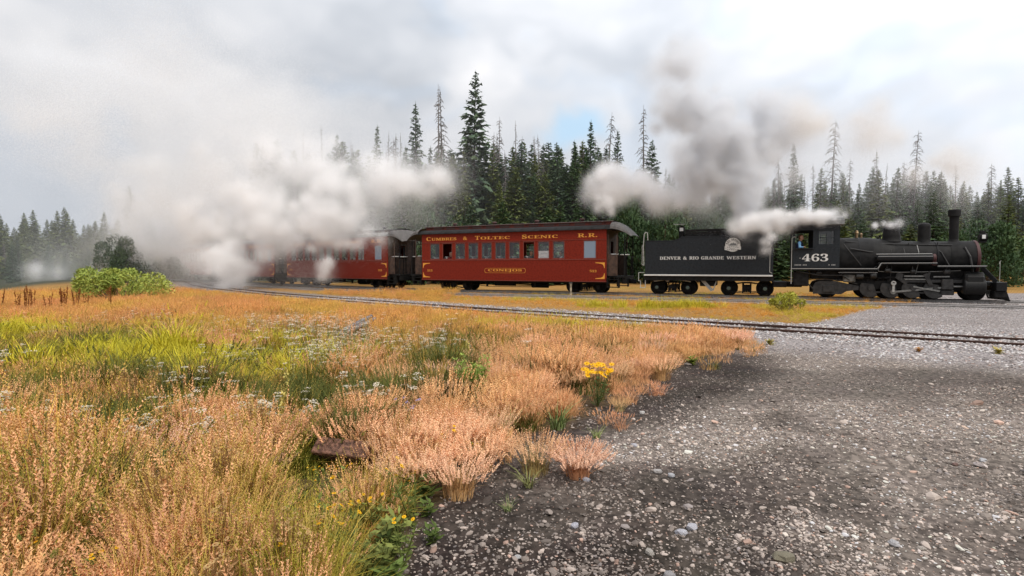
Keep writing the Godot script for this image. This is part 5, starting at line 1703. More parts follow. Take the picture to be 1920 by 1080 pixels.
# seated figure, hips at the origin, facing +z; arm: where the near hand rests
func figure(shirt: Color, vest: Color, trousers: Color, hair: Color, flesh: Color, hand: Vector3, lean := 0.0) -> Shape:
	var c := []
	var up := Vector3(0, 1, lean).normalized()
	var chest := up * 0.34; var neck := up * 0.50; var head := neck + Vector3(0, 0.155, 0.03)
	c.append([Vector3(-0.08, 0.02, 0), Vector3(0.08, 0.02, 0), 0.11, 0.11, trousers])
	c.append([Vector3(0, 0.05, 0), chest, 0.125, 0.14, vest])
	c.append([chest + Vector3(-0.09, 0.06, 0), chest + Vector3(0.09, 0.06, 0), 0.10, 0.10, vest])
	c.append([neck - up * 0.05, neck + Vector3(0, 0.06, 0.01), 0.06, 0.055, flesh])
	c.append([head + Vector3(0, -0.03, 0.015), head + Vector3(0, 0.03, 0), 0.076, 0.09, flesh])
	c.append([head + Vector3(0, -0.075, 0.05), head + Vector3(0, -0.06, 0.03), 0.035, 0.05, flesh])
	c.append([head + Vector3(0, -0.005, 0.09), head + Vector3(0, -0.03, 0.105), 0.012, 0.016, flesh])
	for k in [-1.0, 1.0]:
		c.append([head + Vector3(k * 0.085, -0.01, 0), head + Vector3(k * 0.09, -0.03, -0.005), 0.016, 0.012, flesh])
		c.append([head + Vector3(k * 0.03, 0.012, 0.081), head + Vector3(k * 0.038, 0.012, 0.079), 0.010, 0.010, Color(0.05, 0.04, 0.035)])
	c.append([head + Vector3(-0.018, -0.058, 0.082), head + Vector3(0.018, -0.058, 0.082), 0.008, 0.008, Color(0.3, 0.12, 0.1)])
	c.append([head + Vector3(0, 0.05, -0.03), head + Vector3(0, -0.02, -0.045), 0.085, 0.07, hair])
	c.append([head + Vector3(0, 0.07, 0.015), head + Vector3(0, 0.06, -0.02), 0.065, 0.08, hair])
	for k in [-1.0, 1.0]:
		var sh: Vector3 = chest + Vector3(k * 0.18, 0.08, 0)
		var hd: Vector3 = hand if k < 0.0 else Vector3(0.10, 0.12, 0.26)
		var el := sh.lerp(hd, 0.5) + Vector3(k * 0.06, -0.10, -0.05)
		c.append([sh, el, 0.062, 0.046, shirt])
		c.append([el, hd, 0.046, 0.030, shirt])
		var fw := (hd - el).normalized()
		c.append([hd, hd + fw * 0.06, 0.030, 0.028, flesh])
		for f in 4:
			var off := Vector3((f - 1.5) * 0.020, 0, 0)
			c.append([hd + fw * 0.07 + off, hd + fw * (0.125 - 0.008 * absf(f - 1.2)) + off + Vector3(0, -0.02, 0), 0.0095, 0.008, flesh])
		c.append([hd + Vector3(-k * 0.025, 0, 0), hd + fw * 0.06 + Vector3(-k * 0.05, -0.012, 0), 0.011, 0.009, flesh])
		c.append([Vector3(k * 0.09, 0.02, 0.02), Vector3(k * 0.11, 0.03, 0.42), 0.085, 0.062, trousers])
		c.append([Vector3(k * 0.11, 0.03, 0.42), Vector3(k * 0.11, -0.38, 0.42), 0.060, 0.042, trousers])
		c.append([Vector3(k * 0.11, -0.41, 0.42), Vector3(k * 0.11, -0.43, 0.54), 0.042, 0.035, Color(0.03, 0.025, 0.02)])
	return skin(c, 0.019, 0.022)

func people(coach_node: Node3D) -> void:
	var m := tinted("clothed_figure", 0.85)
	var flesh := Color(0.42, 0.24, 0.17)
	var place := func(local: Vector3, turn: float, frame: Node3D, sh: Shape, label: String) -> void:
		var o := thing("person", label, "person")
		obj("body", sh, m, o)
		o.transform = frame.transform * Transform3D(Basis(Vector3.UP, turn), local)
	var cab := Node3D.new()
	var p0 := along(0.0, -1.25)
	cab.position = Vector3(p0.x, 0, p0.y); cab.rotation.y = atan2(-TE.y, TE.x)
	place.call(Vector3(14.20, 2.16, 0.92), 1.42, cab, figure(Color(0.22, 0.45, 0.72), Color(0.025, 0.03, 0.07), Color(0.04, 0.05, 0.08), Color(0.10, 0.05, 0.035), flesh, Vector3(-0.32, 0.22, 0.20), 0.12), "person in light blue shirt and dark vest leaning at the cab window")
	cab.free()
	var y := 1.58
	place.call(Vector3(-3.98, y, 0.72), 1.35, coach_node, figure(Color(0.20, 0.03, 0.03), Color(0.16, 0.03, 0.03), Color(0.05, 0.05, 0.06), Color(0.42, 0.40, 0.38), flesh, Vector3(-0.1, 0.3, 0.30)), "grey haired person in dark red top at the open second coach window")
	place.call(Vector3(-1.35, y, 0.62), 1.5, coach_node, figure(Color(0.07, 0.06, 0.06), Color(0.07, 0.06, 0.06), Color(0.05, 0.05, 0.06), Color(0.06, 0.04, 0.03), flesh, Vector3(-0.1, 0.12, 0.26)), "dark dressed person behind the fifth window of the red coach")
	place.call(Vector3(1.25, y, 0.74), 1.3, coach_node, figure(Color(0.16, 0.15, 0.15), Color(0.16, 0.15, 0.15), Color(0.05, 0.05, 0.06), Color(0.16, 0.09, 0.05), flesh, Vector3(-0.08, 0.30, 0.32)), "person in grey shirt looking out of the open eighth coach window")
	place.call(Vector3(3.05, y, 0.72), -1.3, coach_node, figure(Color(0.62, 0.61, 0.60), Color(0.62, 0.61, 0.60), Color(0.06, 0.07, 0.1), Color(0.10, 0.07, 0.05), flesh, Vector3(-0.1, 0.2, 0.28)), "person in a white shirt behind the tenth coach window")
	place.call(Vector3(2.05, y, 0.60), 1.4, coach_node, figure(Color(0.10, 0.08, 0.08), Color(0.10, 0.08, 0.08), Color(0.05, 0.05, 0.06), Color(0.20, 0.05, 0.03), flesh, Vector3(-0.1, 0.2, 0.28)), "reddish haired person behind the white paper in the ninth window")
	# the paper in the ninth window
	var pp := thing("paper_sheet", "white paper sheet with a pencil sketch held in the ninth coach window", "paper")
	pp.transform = coach_node.transform * Transform3D(Basis(), Vector3(2.19, 2.14, 1.19))
	var s := Shape.new()
	s.box(Vector3(-0.33, -0.23, -0.004), Vector3(0.33, 0.22, 0.004))
	obj("sheet", s, mat("paper", 0.72, 0.72, 0.74, 0.8), pp)
	s = Shape.new()
	var P := [Vector3(-0.2, -0.02, 0.006), Vector3(-0.12, 0.09, 0.006), Vector3(-0.05, 0.05, 0.006), Vector3(0.05, 0.12, 0.006), Vector3(0.12, 0.06, 0.006), Vector3(0.2, 0.08, 0.006)]
	s.tube(P, 0.008, 4)
	s.tube([Vector3(-0.22, -0.14, 0.006), Vector3(-0.05, -0.10, 0.006), Vector3(0.1, -0.16, 0.006), Vector3(0.24, -0.12, 0.006)], 0.006, 4)
	obj("sketch", s, mat("pencil", 0.15, 0.15, 0.17, 0.8), pp)

func train() -> void:
	var c := coach()
	var p := along(-0.31, -1.25)
	c.position = Vector3(p.x, 0, p.y); c.rotation.y = atan2(-TE.y, TE.x)
	var rest := [[Vector2(-16.3, -41.9), Vector2(-7.2, -35.25), "second coach from the tender, grey roofed, half hidden in steam"], [Vector2(-26.1, -50.75), Vector2(-17.75, -43.1), "third coach from the tender, its windows lost in steam"], [Vector2(-36.2, -59.9), Vector2(-27.75, -52.2), "last visible coach, curving away behind the steam at the far left end"]]
	var grey := mat("old_roof_grey", 0.20, 0.20, 0.20, 0.7, 0.0, 0.6)
	var i := 0
	for q in rest:
		var k := copy(c, "railway_coach", q[2], Vector3.ZERO, 0.0, Vector3.ONE)
		set_on_track(k, q[0], q[1])
		i += 1
		for ch in k.get_children():
			if ch is MeshInstance3D and (ch.name.begins_with("clerestory") or ch.name.begins_with("upper_roof") or ch.name.begins_with("lower_roof")): ch.material_override = grey
	coach_name(c)
	tender()
	engine()
	people(c)
# ---------------------------------------------------------------- meadow plants
func blade(s: Shape, o: Vector3, a: float, h: float, bend: float, w: float, c: Color, seg := 3) -> Vector3:
	var d := Vector3(cos(a), 0, sin(a))
	var sd := Vector3(-d.z, 0, d.x).rotated(Vector3.UP, rf(-0.6, 0.6))
	var p := o; var last := o
	var up := (Vector3.UP + d * 0.3).normalized()
	for i in seg:
		var f := (i + 1.0) / seg
		var q := o + Vector3(0, h * (f - 0.28 * bend * f * f), 0) + d * h * bend * f * f
		var w0 := w * (1.0 - pow(float(i) / seg, 2.0)); var w1 := w * (1.0 - f * f)
		s.leaf(p - sd * w0, q - sd * w1, p + sd * w0, up, c, c, c)
		if i < seg - 1: s.leaf(p + sd * w0, q - sd * w1, q + sd * w1, up, c, c, c)
		last = p; p = q
	return p

func seed_head(s: Shape, o: Vector3, d: Vector3, l: float, w: float, c: Color, n := 13) -> void:
	var sd := d.cross(Vector3(rf(-1, 1), rf(-0.3, 0.3), rf(-1, 1))).normalized()
	for i in n:
		var f := float(i) / n
		var r := o + d * l * f
		var g := (d * rf(0.5, 1.2) + sd.rotated(d, i * 2.4) * rf(0.5, 1.1)).normalized() * w * (1.15 - 0.6 * f)
		var x := g.cross(d).normalized() * w * 0.22
		var k := c * rf(0.8, 1.2)
		k.a = 1.0
		s.leaf(r - x, r + g, r + x, Vector3.UP, k, k, k)

func tuft(sd: int, blades: int, h: float, spread: float, w: float, bend: float, heads: int, head_l: float, head_w: float) -> Array:
	rng.seed = sd
	var s := Shape.new(); var t := Shape.new()
	for i in blades:
		var a := rf(0, TAU); var r := spread * sqrt(rf(0, 1))
		var k := rf(0.72, 1.22)
		blade(s, Vector3(cos(a) * r, -0.01, sin(a) * r), a + rf(-0.9, 0.9), h * rf(0.5, 1.0), bend * rf(0.2, 1.3), w * rf(0.7, 1.3), Color(k, k * rf(0.95, 1.05), k * rf(0.85, 1.1)))
	for i in heads:
		var a := rf(0, TAU); var r := spread * sqrt(rf(0, 1))
		var b := a + rf(-0.7, 0.7)
		var o := Vector3(cos(a) * r, 0, sin(a) * r)
		var hh := h * rf(0.75, 1.15)
		var bn := bend * rf(0.2, 0.8)
		var tip := blade(s, o, b, hh, bn, w * 0.55, Color(0.95, 0.92, 0.85))
		var k := rf(0.85, 1.25)
		seed_head(t, tip - Vector3(0, head_l * 0.3, 0), (Vector3.UP + Vector3(cos(b), 0, sin(b)) * bn * 1.4).normalized(), head_l * rf(0.7, 1.2), head_w, Color(k, k, k))
	return [s, t]

func both(p: Array, tint := Color(1, 1, 1)) -> ArrayMesh:
	var s := Shape.new()
	s.add(p[0], Transform3D()); s.add(p[1], Transform3D(), tint)
	return s.mesh()

# a flat white flower umbel on a stalk
func yarrow(sd: int) -> Array:
	rng.seed = sd
	var s := Shape.new(); var t := Shape.new()
	for k in 3:
		var o := Vector3(rf(-0.05, 0.05), 0, rf(-0.05, 0.05))
		var tip := blade(s, o, rf(0, TAU), rf(0.36, 0.52), 0.12, 0.003, Color(0.22, 0.23, 0.09))
		for i in 5: blade(s, o + Vector3(0, 0.04 * i, 0), rf(0, TAU), 0.12, 0.9, 0.006, Color(0.14, 0.17, 0.06), 2)
		var r := rf(0.028, 0.05)
		for i in 22:
			var a := rf(0, TAU); var q := r * sqrt(rf(0, 1))
			var c := tip + Vector3(cos(a) * q, rf(-0.004, 0.006) - q * q * 4.0, sin(a) * q)
			var e := rf(0.006, 0.010); var b := rf(0, TAU)
			var col := Color(0.76, 0.68, 0.55) * rf(0.75, 1.05)
			t.leaf(c + Vector3(cos(b) * e, 0.002, sin(b) * e), c + Vector3(cos(b + 2.1) * e, 0.001, sin(b + 2.1) * e), c + Vector3(cos(b + 4.2) * e, 0.003, sin(b + 4.2) * e), Vector3.UP, col, col, col)
		for i in 6:
			var a := TAU * i / 6
			blade(s, tip - Vector3(0, 0.05, 0), a, 0.055, 0.5, 0.0012, Color(0.25, 0.25, 0.12), 2)
	return [s, t]

# a leafy weed, optionally flowering
func weed(sd: int, h: float, leaves: int, size: float, leaf_c: Color, blooms: int, bloom_c: Color, bloom_r: float, upright := 0.5) -> Array:
	rng.seed = sd
	var s := Shape.new(); var t := Shape.new()
	var stems := 5 + leaves / 40
	for k in stems:
		var a := rf(0, TAU)
		var d := (Vector3(cos(a), 0, sin(a)) * rf(0.1, 1.0 - upright) + Vector3.UP).normalized()
		var hh := h * rf(0.6, 1.0)
		var st := leaf_c * 0.9; st.a = 1.0
		s.col = st
		s.cone(Vector3.ZERO, d * hh, 0.004, 0.0015, 4, false)
		for i in leaves / stems:
			var o := d * hh * rf(0.1, 1.0)
			var b := rf(0, TAU)
			var g := (Vector3(cos(b), rf(-0.1, 0.8), sin(b))).normalized() * size * rf(0.6, 1.3)
			var x := g.cross(Vector3(rf(-0.3, 0.3), 1, rf(-0.3, 0.3)).normalized()) * 0.22
			var c := leaf_c * rf(0.7, 1.35); c.a = 1.0
			s.leaf(o, o + g * 0.5 - x, o + g, Vector3.UP, c, c, c); s.leaf(o, o + g, o + g * 0.5 + x, Vector3.UP, c, c, c)
	for i in blooms:
		var a := rf(0, TAU); var r := h * (1.0 - upright) * 0.8 * sqrt(rf(0, 1))
		var o := Vector3(cos(a) * r, h * rf(0.8, 1.12), sin(a) * r)
		var up := Vector3(rf(-0.5, 0.5), 1, rf(-0.2, 0.9)).normalized()
		var e1 := up.cross(Vector3.RIGHT).normalized(); var e2 := up.cross(e1)
		for j in 9:
			var f := TAU * j / 9; var g := TAU * (j + 0.8) / 9
			var c := bloom_c * rf(0.85, 1.1); c.a = 1.0
			t.leaf(o, o + (e1 * cos(f) + e2 * sin(f)) * bloom_r, o + (e1 * cos(g) + e2 * sin(g)) * bloom_r, up, c, c, c)
		t.col = bloom_c * Color(0.75, 0.5, 0.4)
		t.cone(o, o + up * 0.004, bloom_r * 0.3, bloom_r * 0.2, 6)
		s.col = leaf_c
		s.cone(Vector3(o.x * 0.3, h * 0.2, o.z * 0.3), o, 0.002, 0.0015, 3, false)
	return [s, t]

# soft-edged ovals of one kind of growth: x, z, half width, half depth
const LUSH := [[-5.2, -7.9, 1.5, 1.0], [1.0, -12.1, 2.2, 0.55], [-10.2, -10.8, 1.2, 0.9], [-3.4, -6.6, 0.6, 0.4], [6.3, -19.6, 1.6, 0.5], [3.2, -20.2, 1.0, 0.4]]
const DARK_GRASS := [[-3.1, -4.1, 0.45, 0.3], [-2.3, -3.15, 0.3, 0.16], [-4.6, -5.9, 0.7, 0.3], [-2.9, -6.7, 0.6, 0.25], [-3.6, -4.9, 0.5, 0.4], [-5.6, -5.2, 0.8, 0.4], [-7.4, -8.6, 0.9, 0.4], [-3.3, -8.2, 0.6, 0.3], [-0.9, -7.2, 0.5, 0.3], [-1.85, -5.5, 0.95, 0.75], [-4.6, -6.9, 0.9, 0.4], [-3.0, -5.6, 0.5, 0.3], [-0.55, -5.5, 0.35, 0.3], [-5.8, -13.8, 1.3, 0.6], [-1.35, -4.35, 0.35, 0.3], [-8.6, -14.5, 1.2, 0.5], [1.2, -8.3, 0.5, 0.3], [0.1, -4.85, 0.35, 0.2]]  # patches of dark green and olive grass
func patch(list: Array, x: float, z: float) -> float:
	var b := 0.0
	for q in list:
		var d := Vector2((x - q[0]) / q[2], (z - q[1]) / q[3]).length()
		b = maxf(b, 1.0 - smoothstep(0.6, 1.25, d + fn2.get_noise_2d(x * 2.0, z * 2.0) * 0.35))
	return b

const CLEAR := [[-0.42, -5.85, 0.3], [-0.4, -5.5, 0.3], [0.92, -5.75, 0.25], [0.92, -5.5, 0.2], [0.42, -5.0, 0.3], [-0.05, -4.8, 0.25], [-1.2, -3.5, 0.42], [-3.2, -10.4, 0.8], [-0.92, -4.75, 0.15], [-16.2, -21.5, 1.8], [-14.5, -16.6, 1.6]]
func from_yard(p: Vector2) -> float:
	var best := 1e9
	for i in range(1, 16):
		best = minf(best, Geometry2D.get_closest_point_to_segment(p, yard[i], yard[i + 1]).distance_squared_to(p))
	return sqrt(best)

func meadow() -> void:
	var gm := tinted("grass_blade", 0.75, 0.55)
	var dry := [both(tuft(401, 34, 0.36, 0.13, 0.0030, 0.6, 9, 0.10, 0.009)), both(tuft(402, 26, 0.46, 0.15, 0.0028, 0.5, 12, 0.11, 0.010)), both(tuft(403, 44, 0.30, 0.17, 0.0032, 0.95, 4, 0.08, 0.008))]
	var pink := [both(tuft(411, 26, 0.27, 0.10, 0.0026, 0.6, 40, 0.075, 0.017)), both(tuft(412, 22, 0.31, 0.12, 0.0026, 0.5, 36, 0.085, 0.018)), both(tuft(413, 18, 0.23, 0.09, 0.0024, 0.8, 32, 0.065, 0.017))]
	var lush := [both(tuft(421, 46, 0.34, 0.12, 0.0045, 0.5, 0, 0.05, 0.015)), both(tuft(422, 40, 0.44, 0.11, 0.004, 0.7, 3, 0.07, 0.018))]
	var fluff := [both(tuft(431, 20, 0.29, 0.24, 0.005, 0.6, 50, 0.10, 0.028)), both(tuft(432, 16, 0.33, 0.24, 0.005, 0.45, 46, 0.11, 0.03))]
	rng.seed = 500
	var w := {}; var t := {}
	for k in ["dry0", "dry1", "dry2", "pink0", "pink1", "pink2", "lush0", "lush1", "fluff0", "fluff1", "yar0", "yar1", "forb0", "forb1", "low0", "low1", "yel0"]: w[k] = []; t[k] = []
	var put_in := func(k: String, x: float, z: float, sc: float, c: Color) -> void:
		var b := Basis(Vector3(rf(-0.12, 0.12), 1, rf(-0.12, 0.12)).normalized(), rf(0, TAU)).scaled_local(Vector3(sc * rf(0.85, 1.2), sc * rf(0.8, 1.15), sc * rf(0.85, 1.2)))
		w[k].append(Transform3D(b, Vector3(x, height(x, z) - 0.01, z)))
		c = c * rf(0.82, 1.2); c.a = 1.0
		t[k].append(c)
	var n := 0
	while n < 52000:
		n += 1
		var d := 1.9 * pow(16.0, pow(rf(0, 1), 0.95))
		var x := d * rf(-1.15, 0.75)
		var z := -d
		var p := Vector2(x, z)
		var stray := yardness(x, z) > 0.5
		if stray and (d > 11.0 or d < 4.0 or from_yard(p) > 0.5 or rf(0, 1) > 0.22 or fn2.get_noise_2d(x * 1.7, z * 1.7) < 0.05): continue
		if d > 9.0:
			var b := ballast(x, z)
			if b > 0.25 and rf(0, 1) < 0.1 + b * 1.3: continue
		var back := -(p - T0).dot(TN)
		if back > 30.0: continue
		if d < 9.0 and fn2.get_noise_2d(x * 1.3 + 300.0, z * 1.3) < -0.06 + rf(-0.15, 0.1): continue
		var crowded := false
		for q in CLEAR:
			if Vector2(x - q[0], (z - q[1]) * 0.75).length() < q[2] * rf(0.7, 1.05): crowded = true
		if crowded: continue
		var e := from_yard(p)
		var n1 := fn.get_noise_2d(x * 4.0, z * 4.0)
		var n2 := fn.get_noise_2d(x * 9.0 + 90.0, z * 9.0)
		var n3 := fn.get_noise_2d(x * 6.0 - 70.0, z * 6.0 + 30.0)
		var sc := rf(0.75, 1.15) * (0.95 + 0.35 * fn2.get_noise_2d(x * 0.8, z * 0.8 + 60.0))
		if d > 8.0: sc *= lerpf(1.0, 0.5, smoothstep(4.5, 1.6, near_line(siding_line, p)))
		var lu := patch(LUSH, x, z); var sh := patch(DARK_GRASS, x, z)
		var far := smoothstep(9.0, 15.0, d)
		if d < 4.2 and e < 0.10 and not stray: continue
		if d < 11.0: sc *= lerpf(0.5, 1.0, smoothstep(0.0, 0.55, e))
		if stray: sc *= 0.9
		# grass grows in clumps: a jittered centre in every 36 cm square
		var clump := 0.0
		if d < 9.5:
			var cell := (p / 0.36).floor()
			var hx := fposmod(sin(cell.x * 127.1 + cell.y * 311.7) * 43758.5, 1.0); var hz := fposmod(sin(cell.x * 269.5 + cell.y * 183.3) * 43758.5, 1.0)
			clump = p.distance_to((cell + Vector2(0.25 + 0.5 * hx, 0.25 + 0.5 * hz)) * 0.36)
			sc *= lerpf(1.22, 0.55, smoothstep(0.04, 0.24, clump)) * (0.8 + 0.4 * hx)
		var pinkness := (1.0 - smoothstep(0.6, 2.1 + 2.6 * smoothstep(4.5, 8.5, d), e)) * smoothstep(2.7, 3.5, d) + n2 * 1.3 + 0.02 + 0.45 * (1.0 - smoothstep(3.6, 4.8, d)) * smoothstep(2.8, 3.3, d) * (1.0 - smoothstep(1.6, 2.6, e))
		var strip := back > -13.5 and d > 12.0 and x > -3.0
		if n3 > 0.30 + rf(-0.05, 0.12) and d < 12.0 and d > 4.6 and e > 1.5: lu = maxf(lu, 0.6)
		if lu > rf(0.2, 0.7):
			put_in.call("lush%d" % (n % 2), x, z, sc * 1.15, Color(0.66, 0.56, 0.045).lerp(Color(0.40, 0.37, 0.035), rf(0, 0.8)))
			continue
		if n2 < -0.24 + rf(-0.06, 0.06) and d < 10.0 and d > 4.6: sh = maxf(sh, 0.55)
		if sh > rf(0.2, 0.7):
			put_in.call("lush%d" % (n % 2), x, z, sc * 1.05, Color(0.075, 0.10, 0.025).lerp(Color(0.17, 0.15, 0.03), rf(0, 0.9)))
			continue
		if strip:
			var yl := smoothstep(-0.1, 0.3, n1)
			put_in.call("dry%d" % (n % 3), x, z, sc * 0.42, Color(0.68, 0.34, 0.07).lerp(Color(0.56, 0.46, 0.06), yl))
			continue
		if pinkness > rf(0.35, 0.75) and d < 14.5 and n3 > -0.18:
			if d < 9.0 and clump > 0.18 + rf(-0.03, 0.05):
				if rf(0, 1) < 0.30: put_in.call(["low0", "dry2", "forb0", "lush0"][rng.randi() % 4], x, z, sc * 0.9, Color(0.30, 0.22, 0.06) if rf(0, 1) < 0.5 else Color(0.55, 0.5, 0.4))
				continue
			var q := Color(0.76, 0.44, 0.23).lerp(Color(0.72, 0.43, 0.17), rf(0, 1)).lerp(Color(0.74, 0.34, 0.20), clampf(n1 * 2.0, 0, 0.7))
			if d > 7.5 and rf(0, 1) < 0.6: put_in.call("fluff%d" % (n % 2), x, z, sc * 0.9, q)
			else: put_in.call("pink%d" % (n % 3), x, z, sc * 1.05, q)
			continue
		if far > rf(0.1, 1.0):
			var q := Color(0.70, 0.37, 0.125).lerp(Color(0.68, 0.43, 0.10), clampf(0.5 + n1 * 2.0, 0, 1)).lerp(Color(0.68, 0.33, 0.15), clampf(n2 * 2.0, 0, 0.8))
			if rf(0, 1) < 0.45: put_in.call("fluff%d" % (n % 2), x, z, sc, q)
			else: put_in.call("dry%d" % (n % 3), x, z, sc * 1.1, q.lerp(Color(0.36, 0.30, 0.06), clampf(n3 * 1.5, 0, 0.7)))
			continue
		if fn.get_noise_2d(x * 11.0 + 200.0, z * 11.0) > 0.13 + rf(-0.05, 0.05) and d < 11.0 and e > 0.8:
			put_in.call("lush%d" % (n % 2), x, z, sc * 0.85, Color(0.30, 0.27, 0.035).lerp(Color(0.15, 0.18, 0.035), rf(0, 1)))
			continue
		# the mixed near meadow: bare hollows with low leaves, brown weeds, then grass
		if d < 9.5 and clump > 0.17 and rf(0, 1) < 0.8:
			var u := rf(0, 1)
			if u < 0.30: put_in.call("low%d" % (n % 2), x, z, sc * rf(1.1, 2.0), Color(1, 1, 1).lerp(Color(1.5, 1.1, 0.7), rf(0, 1)))
			elif u < 0.42: put_in.call("forb%d" % (n % 2), x, z, sc * rf(0.9, 1.3), Color(1.2, 1.1, 1))
			elif u < 0.66: put_in.call("lush1", x, z, sc * 1.0, Color(0.13, 0.15, 0.035).lerp(Color(0.34, 0.32, 0.05), rf(0, 1)))
			continue
		var r := rf(0, 1)
		if r < 0.52:
			var q := Color(0.68, 0.40, 0.085).lerp(Color(0.36, 0.30, 0.04), clampf(0.55 + n1 * 3.2, 0, 1)).lerp(Color(0.70, 0.36, 0.13), clampf(0.1 + n2 * 1.8, 0, 0.7)).lerp(Color(0.70, 0.46, 0.15), maxf(rf(-1.0, 0.6), 0.0))
			sc *= rf(0.7, 1.25)
			put_in.call("dry%d" % (n % 3), x, z, sc, q)
		elif r < 0.72:
			put_in.call("lush%d" % (n % 2), x, z, sc * 0.8, Color(0.27, 0.25, 0.04).lerp(Color(0.46, 0.36, 0.06), rf(0, 1)).lerp(Color(0.13, 0.155, 0.035), clampf(n3 * 2.5, 0, 0.8)))
		elif r < 0.86 + 0.1 * n2:
			put_in.call("pink%d" % (n % 3), x, z, sc * 1.0, Color(0.74, 0.40, 0.20))
		elif r < 0.93:
			put_in.call("forb%d" % (n % 2), x, z, sc, Color(1, 1, 1))
		else:
			if (n3 + n1 > 0.0 or rf(0, 1) < 0.1) and d > 3.6: put_in.call("yar%d" % (n % 2), x, z, sc, Color(1, 1, 1))
			else: put_in.call("low%d" % (n % 2), x, z, sc, Color(1, 1, 1))
	# drifts of white yarrow, low green leaves, small yellow flowers near the camera
	for q in [[-4.6, -11.0, 1.6, 0.9, 130], [-2.9, -9.3, 1.3, 0.8, 110], [-2.5, -8.0, 1.3, 0.6, 90], [-1.2, -8.4, 0.6, 0.5, 30], [-2.3, -6.5, 0.5, 0.3, 20], [-3.6, -7.1, 0.5, 0.2, 16], [-6.4, -6.6, 0.4, 0.3, 8], [-8.6, -12.6, 0.8, 0.5, 24], [-3.2, -5.3, 0.3, 0.2, 8], [-1.9, -4.3, 0.4, 0.25, 14], [-2.6, -3.9, 0.5, 0.2, 12], [-4.3, -4.4, 0.4, 0.2, 10], [-1.3, -4.9, 0.3, 0.2, 8]]:
		for i in int(q[4]):
			put_in.call("yar%d" % (i % 2), q[0] + rng.randfn(0, 0.5) * q[2], q[1] + rng.randfn(0, 0.5) * q[3], rf(0.8, 1.1), Color(1, 1, 1))
	for q in [[-0.80, -2.75, 0.25, 0.3, 34], [-1.15, -2.6, 0.3, 0.3, 34], [-1.9, -2.6, 0.5, 0.3, 26], [-0.66, -3.3, 0.12, 0.2, 10], [-1.15, -3.2, 0.3, 0.2, 12], [-0.45, -3.95, 0.3, 0.2, 8]]:
		for i in int(q[4]):
			var x: float = q[0] + rng.randfn(0, 0.6) * q[2]; var z: float = q[1] + rng.randfn(0, 0.6) * q[3]
			if i % 5 == 0: put_in.call("yel0", x, z, rf(0.7, 1.1), Color(1, 1, 1))
			else: put_in.call("low%d" % (i % 2), x, z, rf(0.8, 1.3), Color(1, 1, 1))
	var say := {"dry": ["dry_grass", "dry straw coloured grass spread over the whole meadow"], "pink": ["foxtail_grass", "pinkish foxtail grass massed along the gravel edge"], "lush": ["green_grass", "green and yellow green grass patches in the meadow"], "fluff": ["feathery_grass", "feathery orange grass covering the farther meadow"], "yar": ["yarrow", "white yarrow drifting through the dry meadow"], "forb": ["withered_weeds", "withered reddish brown weeds among the grass"], "low": ["ground_leaves", "low green leaves between the grasses"], "yel": ["yellow_asters", "small yellow asters in the near grass"]}
	var shapes := {"dry": dry, "pink": pink, "lush": lush, "fluff": fluff, "yar": [both(yarrow(441)), both(yarrow(442))], "forb": [both(weed(451, 0.32, 70, 0.03, Color(0.30, 0.13, 0.06), 14, Color(0.48, 0.22, 0.10), 0.010)), both(weed(452, 0.40, 60, 0.035, Color(0.30, 0.17, 0.07), 18, Color(0.48, 0.32, 0.14), 0.010, 0.75))], "low": [both(weed(461, 0.16, 60, 0.06, Color(0.10, 0.14, 0.035), 0, Color.WHITE, 0.01, 0.2)), both(weed(462, 0.22, 60, 0.05, Color(0.17, 0.19, 0.05), 0, Color.WHITE, 0.01, 0.4))], "yel": [both(weed(471, 0.30, 40, 0.05, Color(0.13, 0.16, 0.04), 4, Color(0.80, 0.46, 0.015), 0.012, 0.7))]}
	for k in w:
		if w[k].is_empty(): continue
		var kind: String = k.left(-1)
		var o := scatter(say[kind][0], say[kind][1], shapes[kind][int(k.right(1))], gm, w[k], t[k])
		o.set_meta("category", "grass" if kind in ["dry", "pink", "lush", "fluff"] else "wild flowers")
	single_plants(gm)

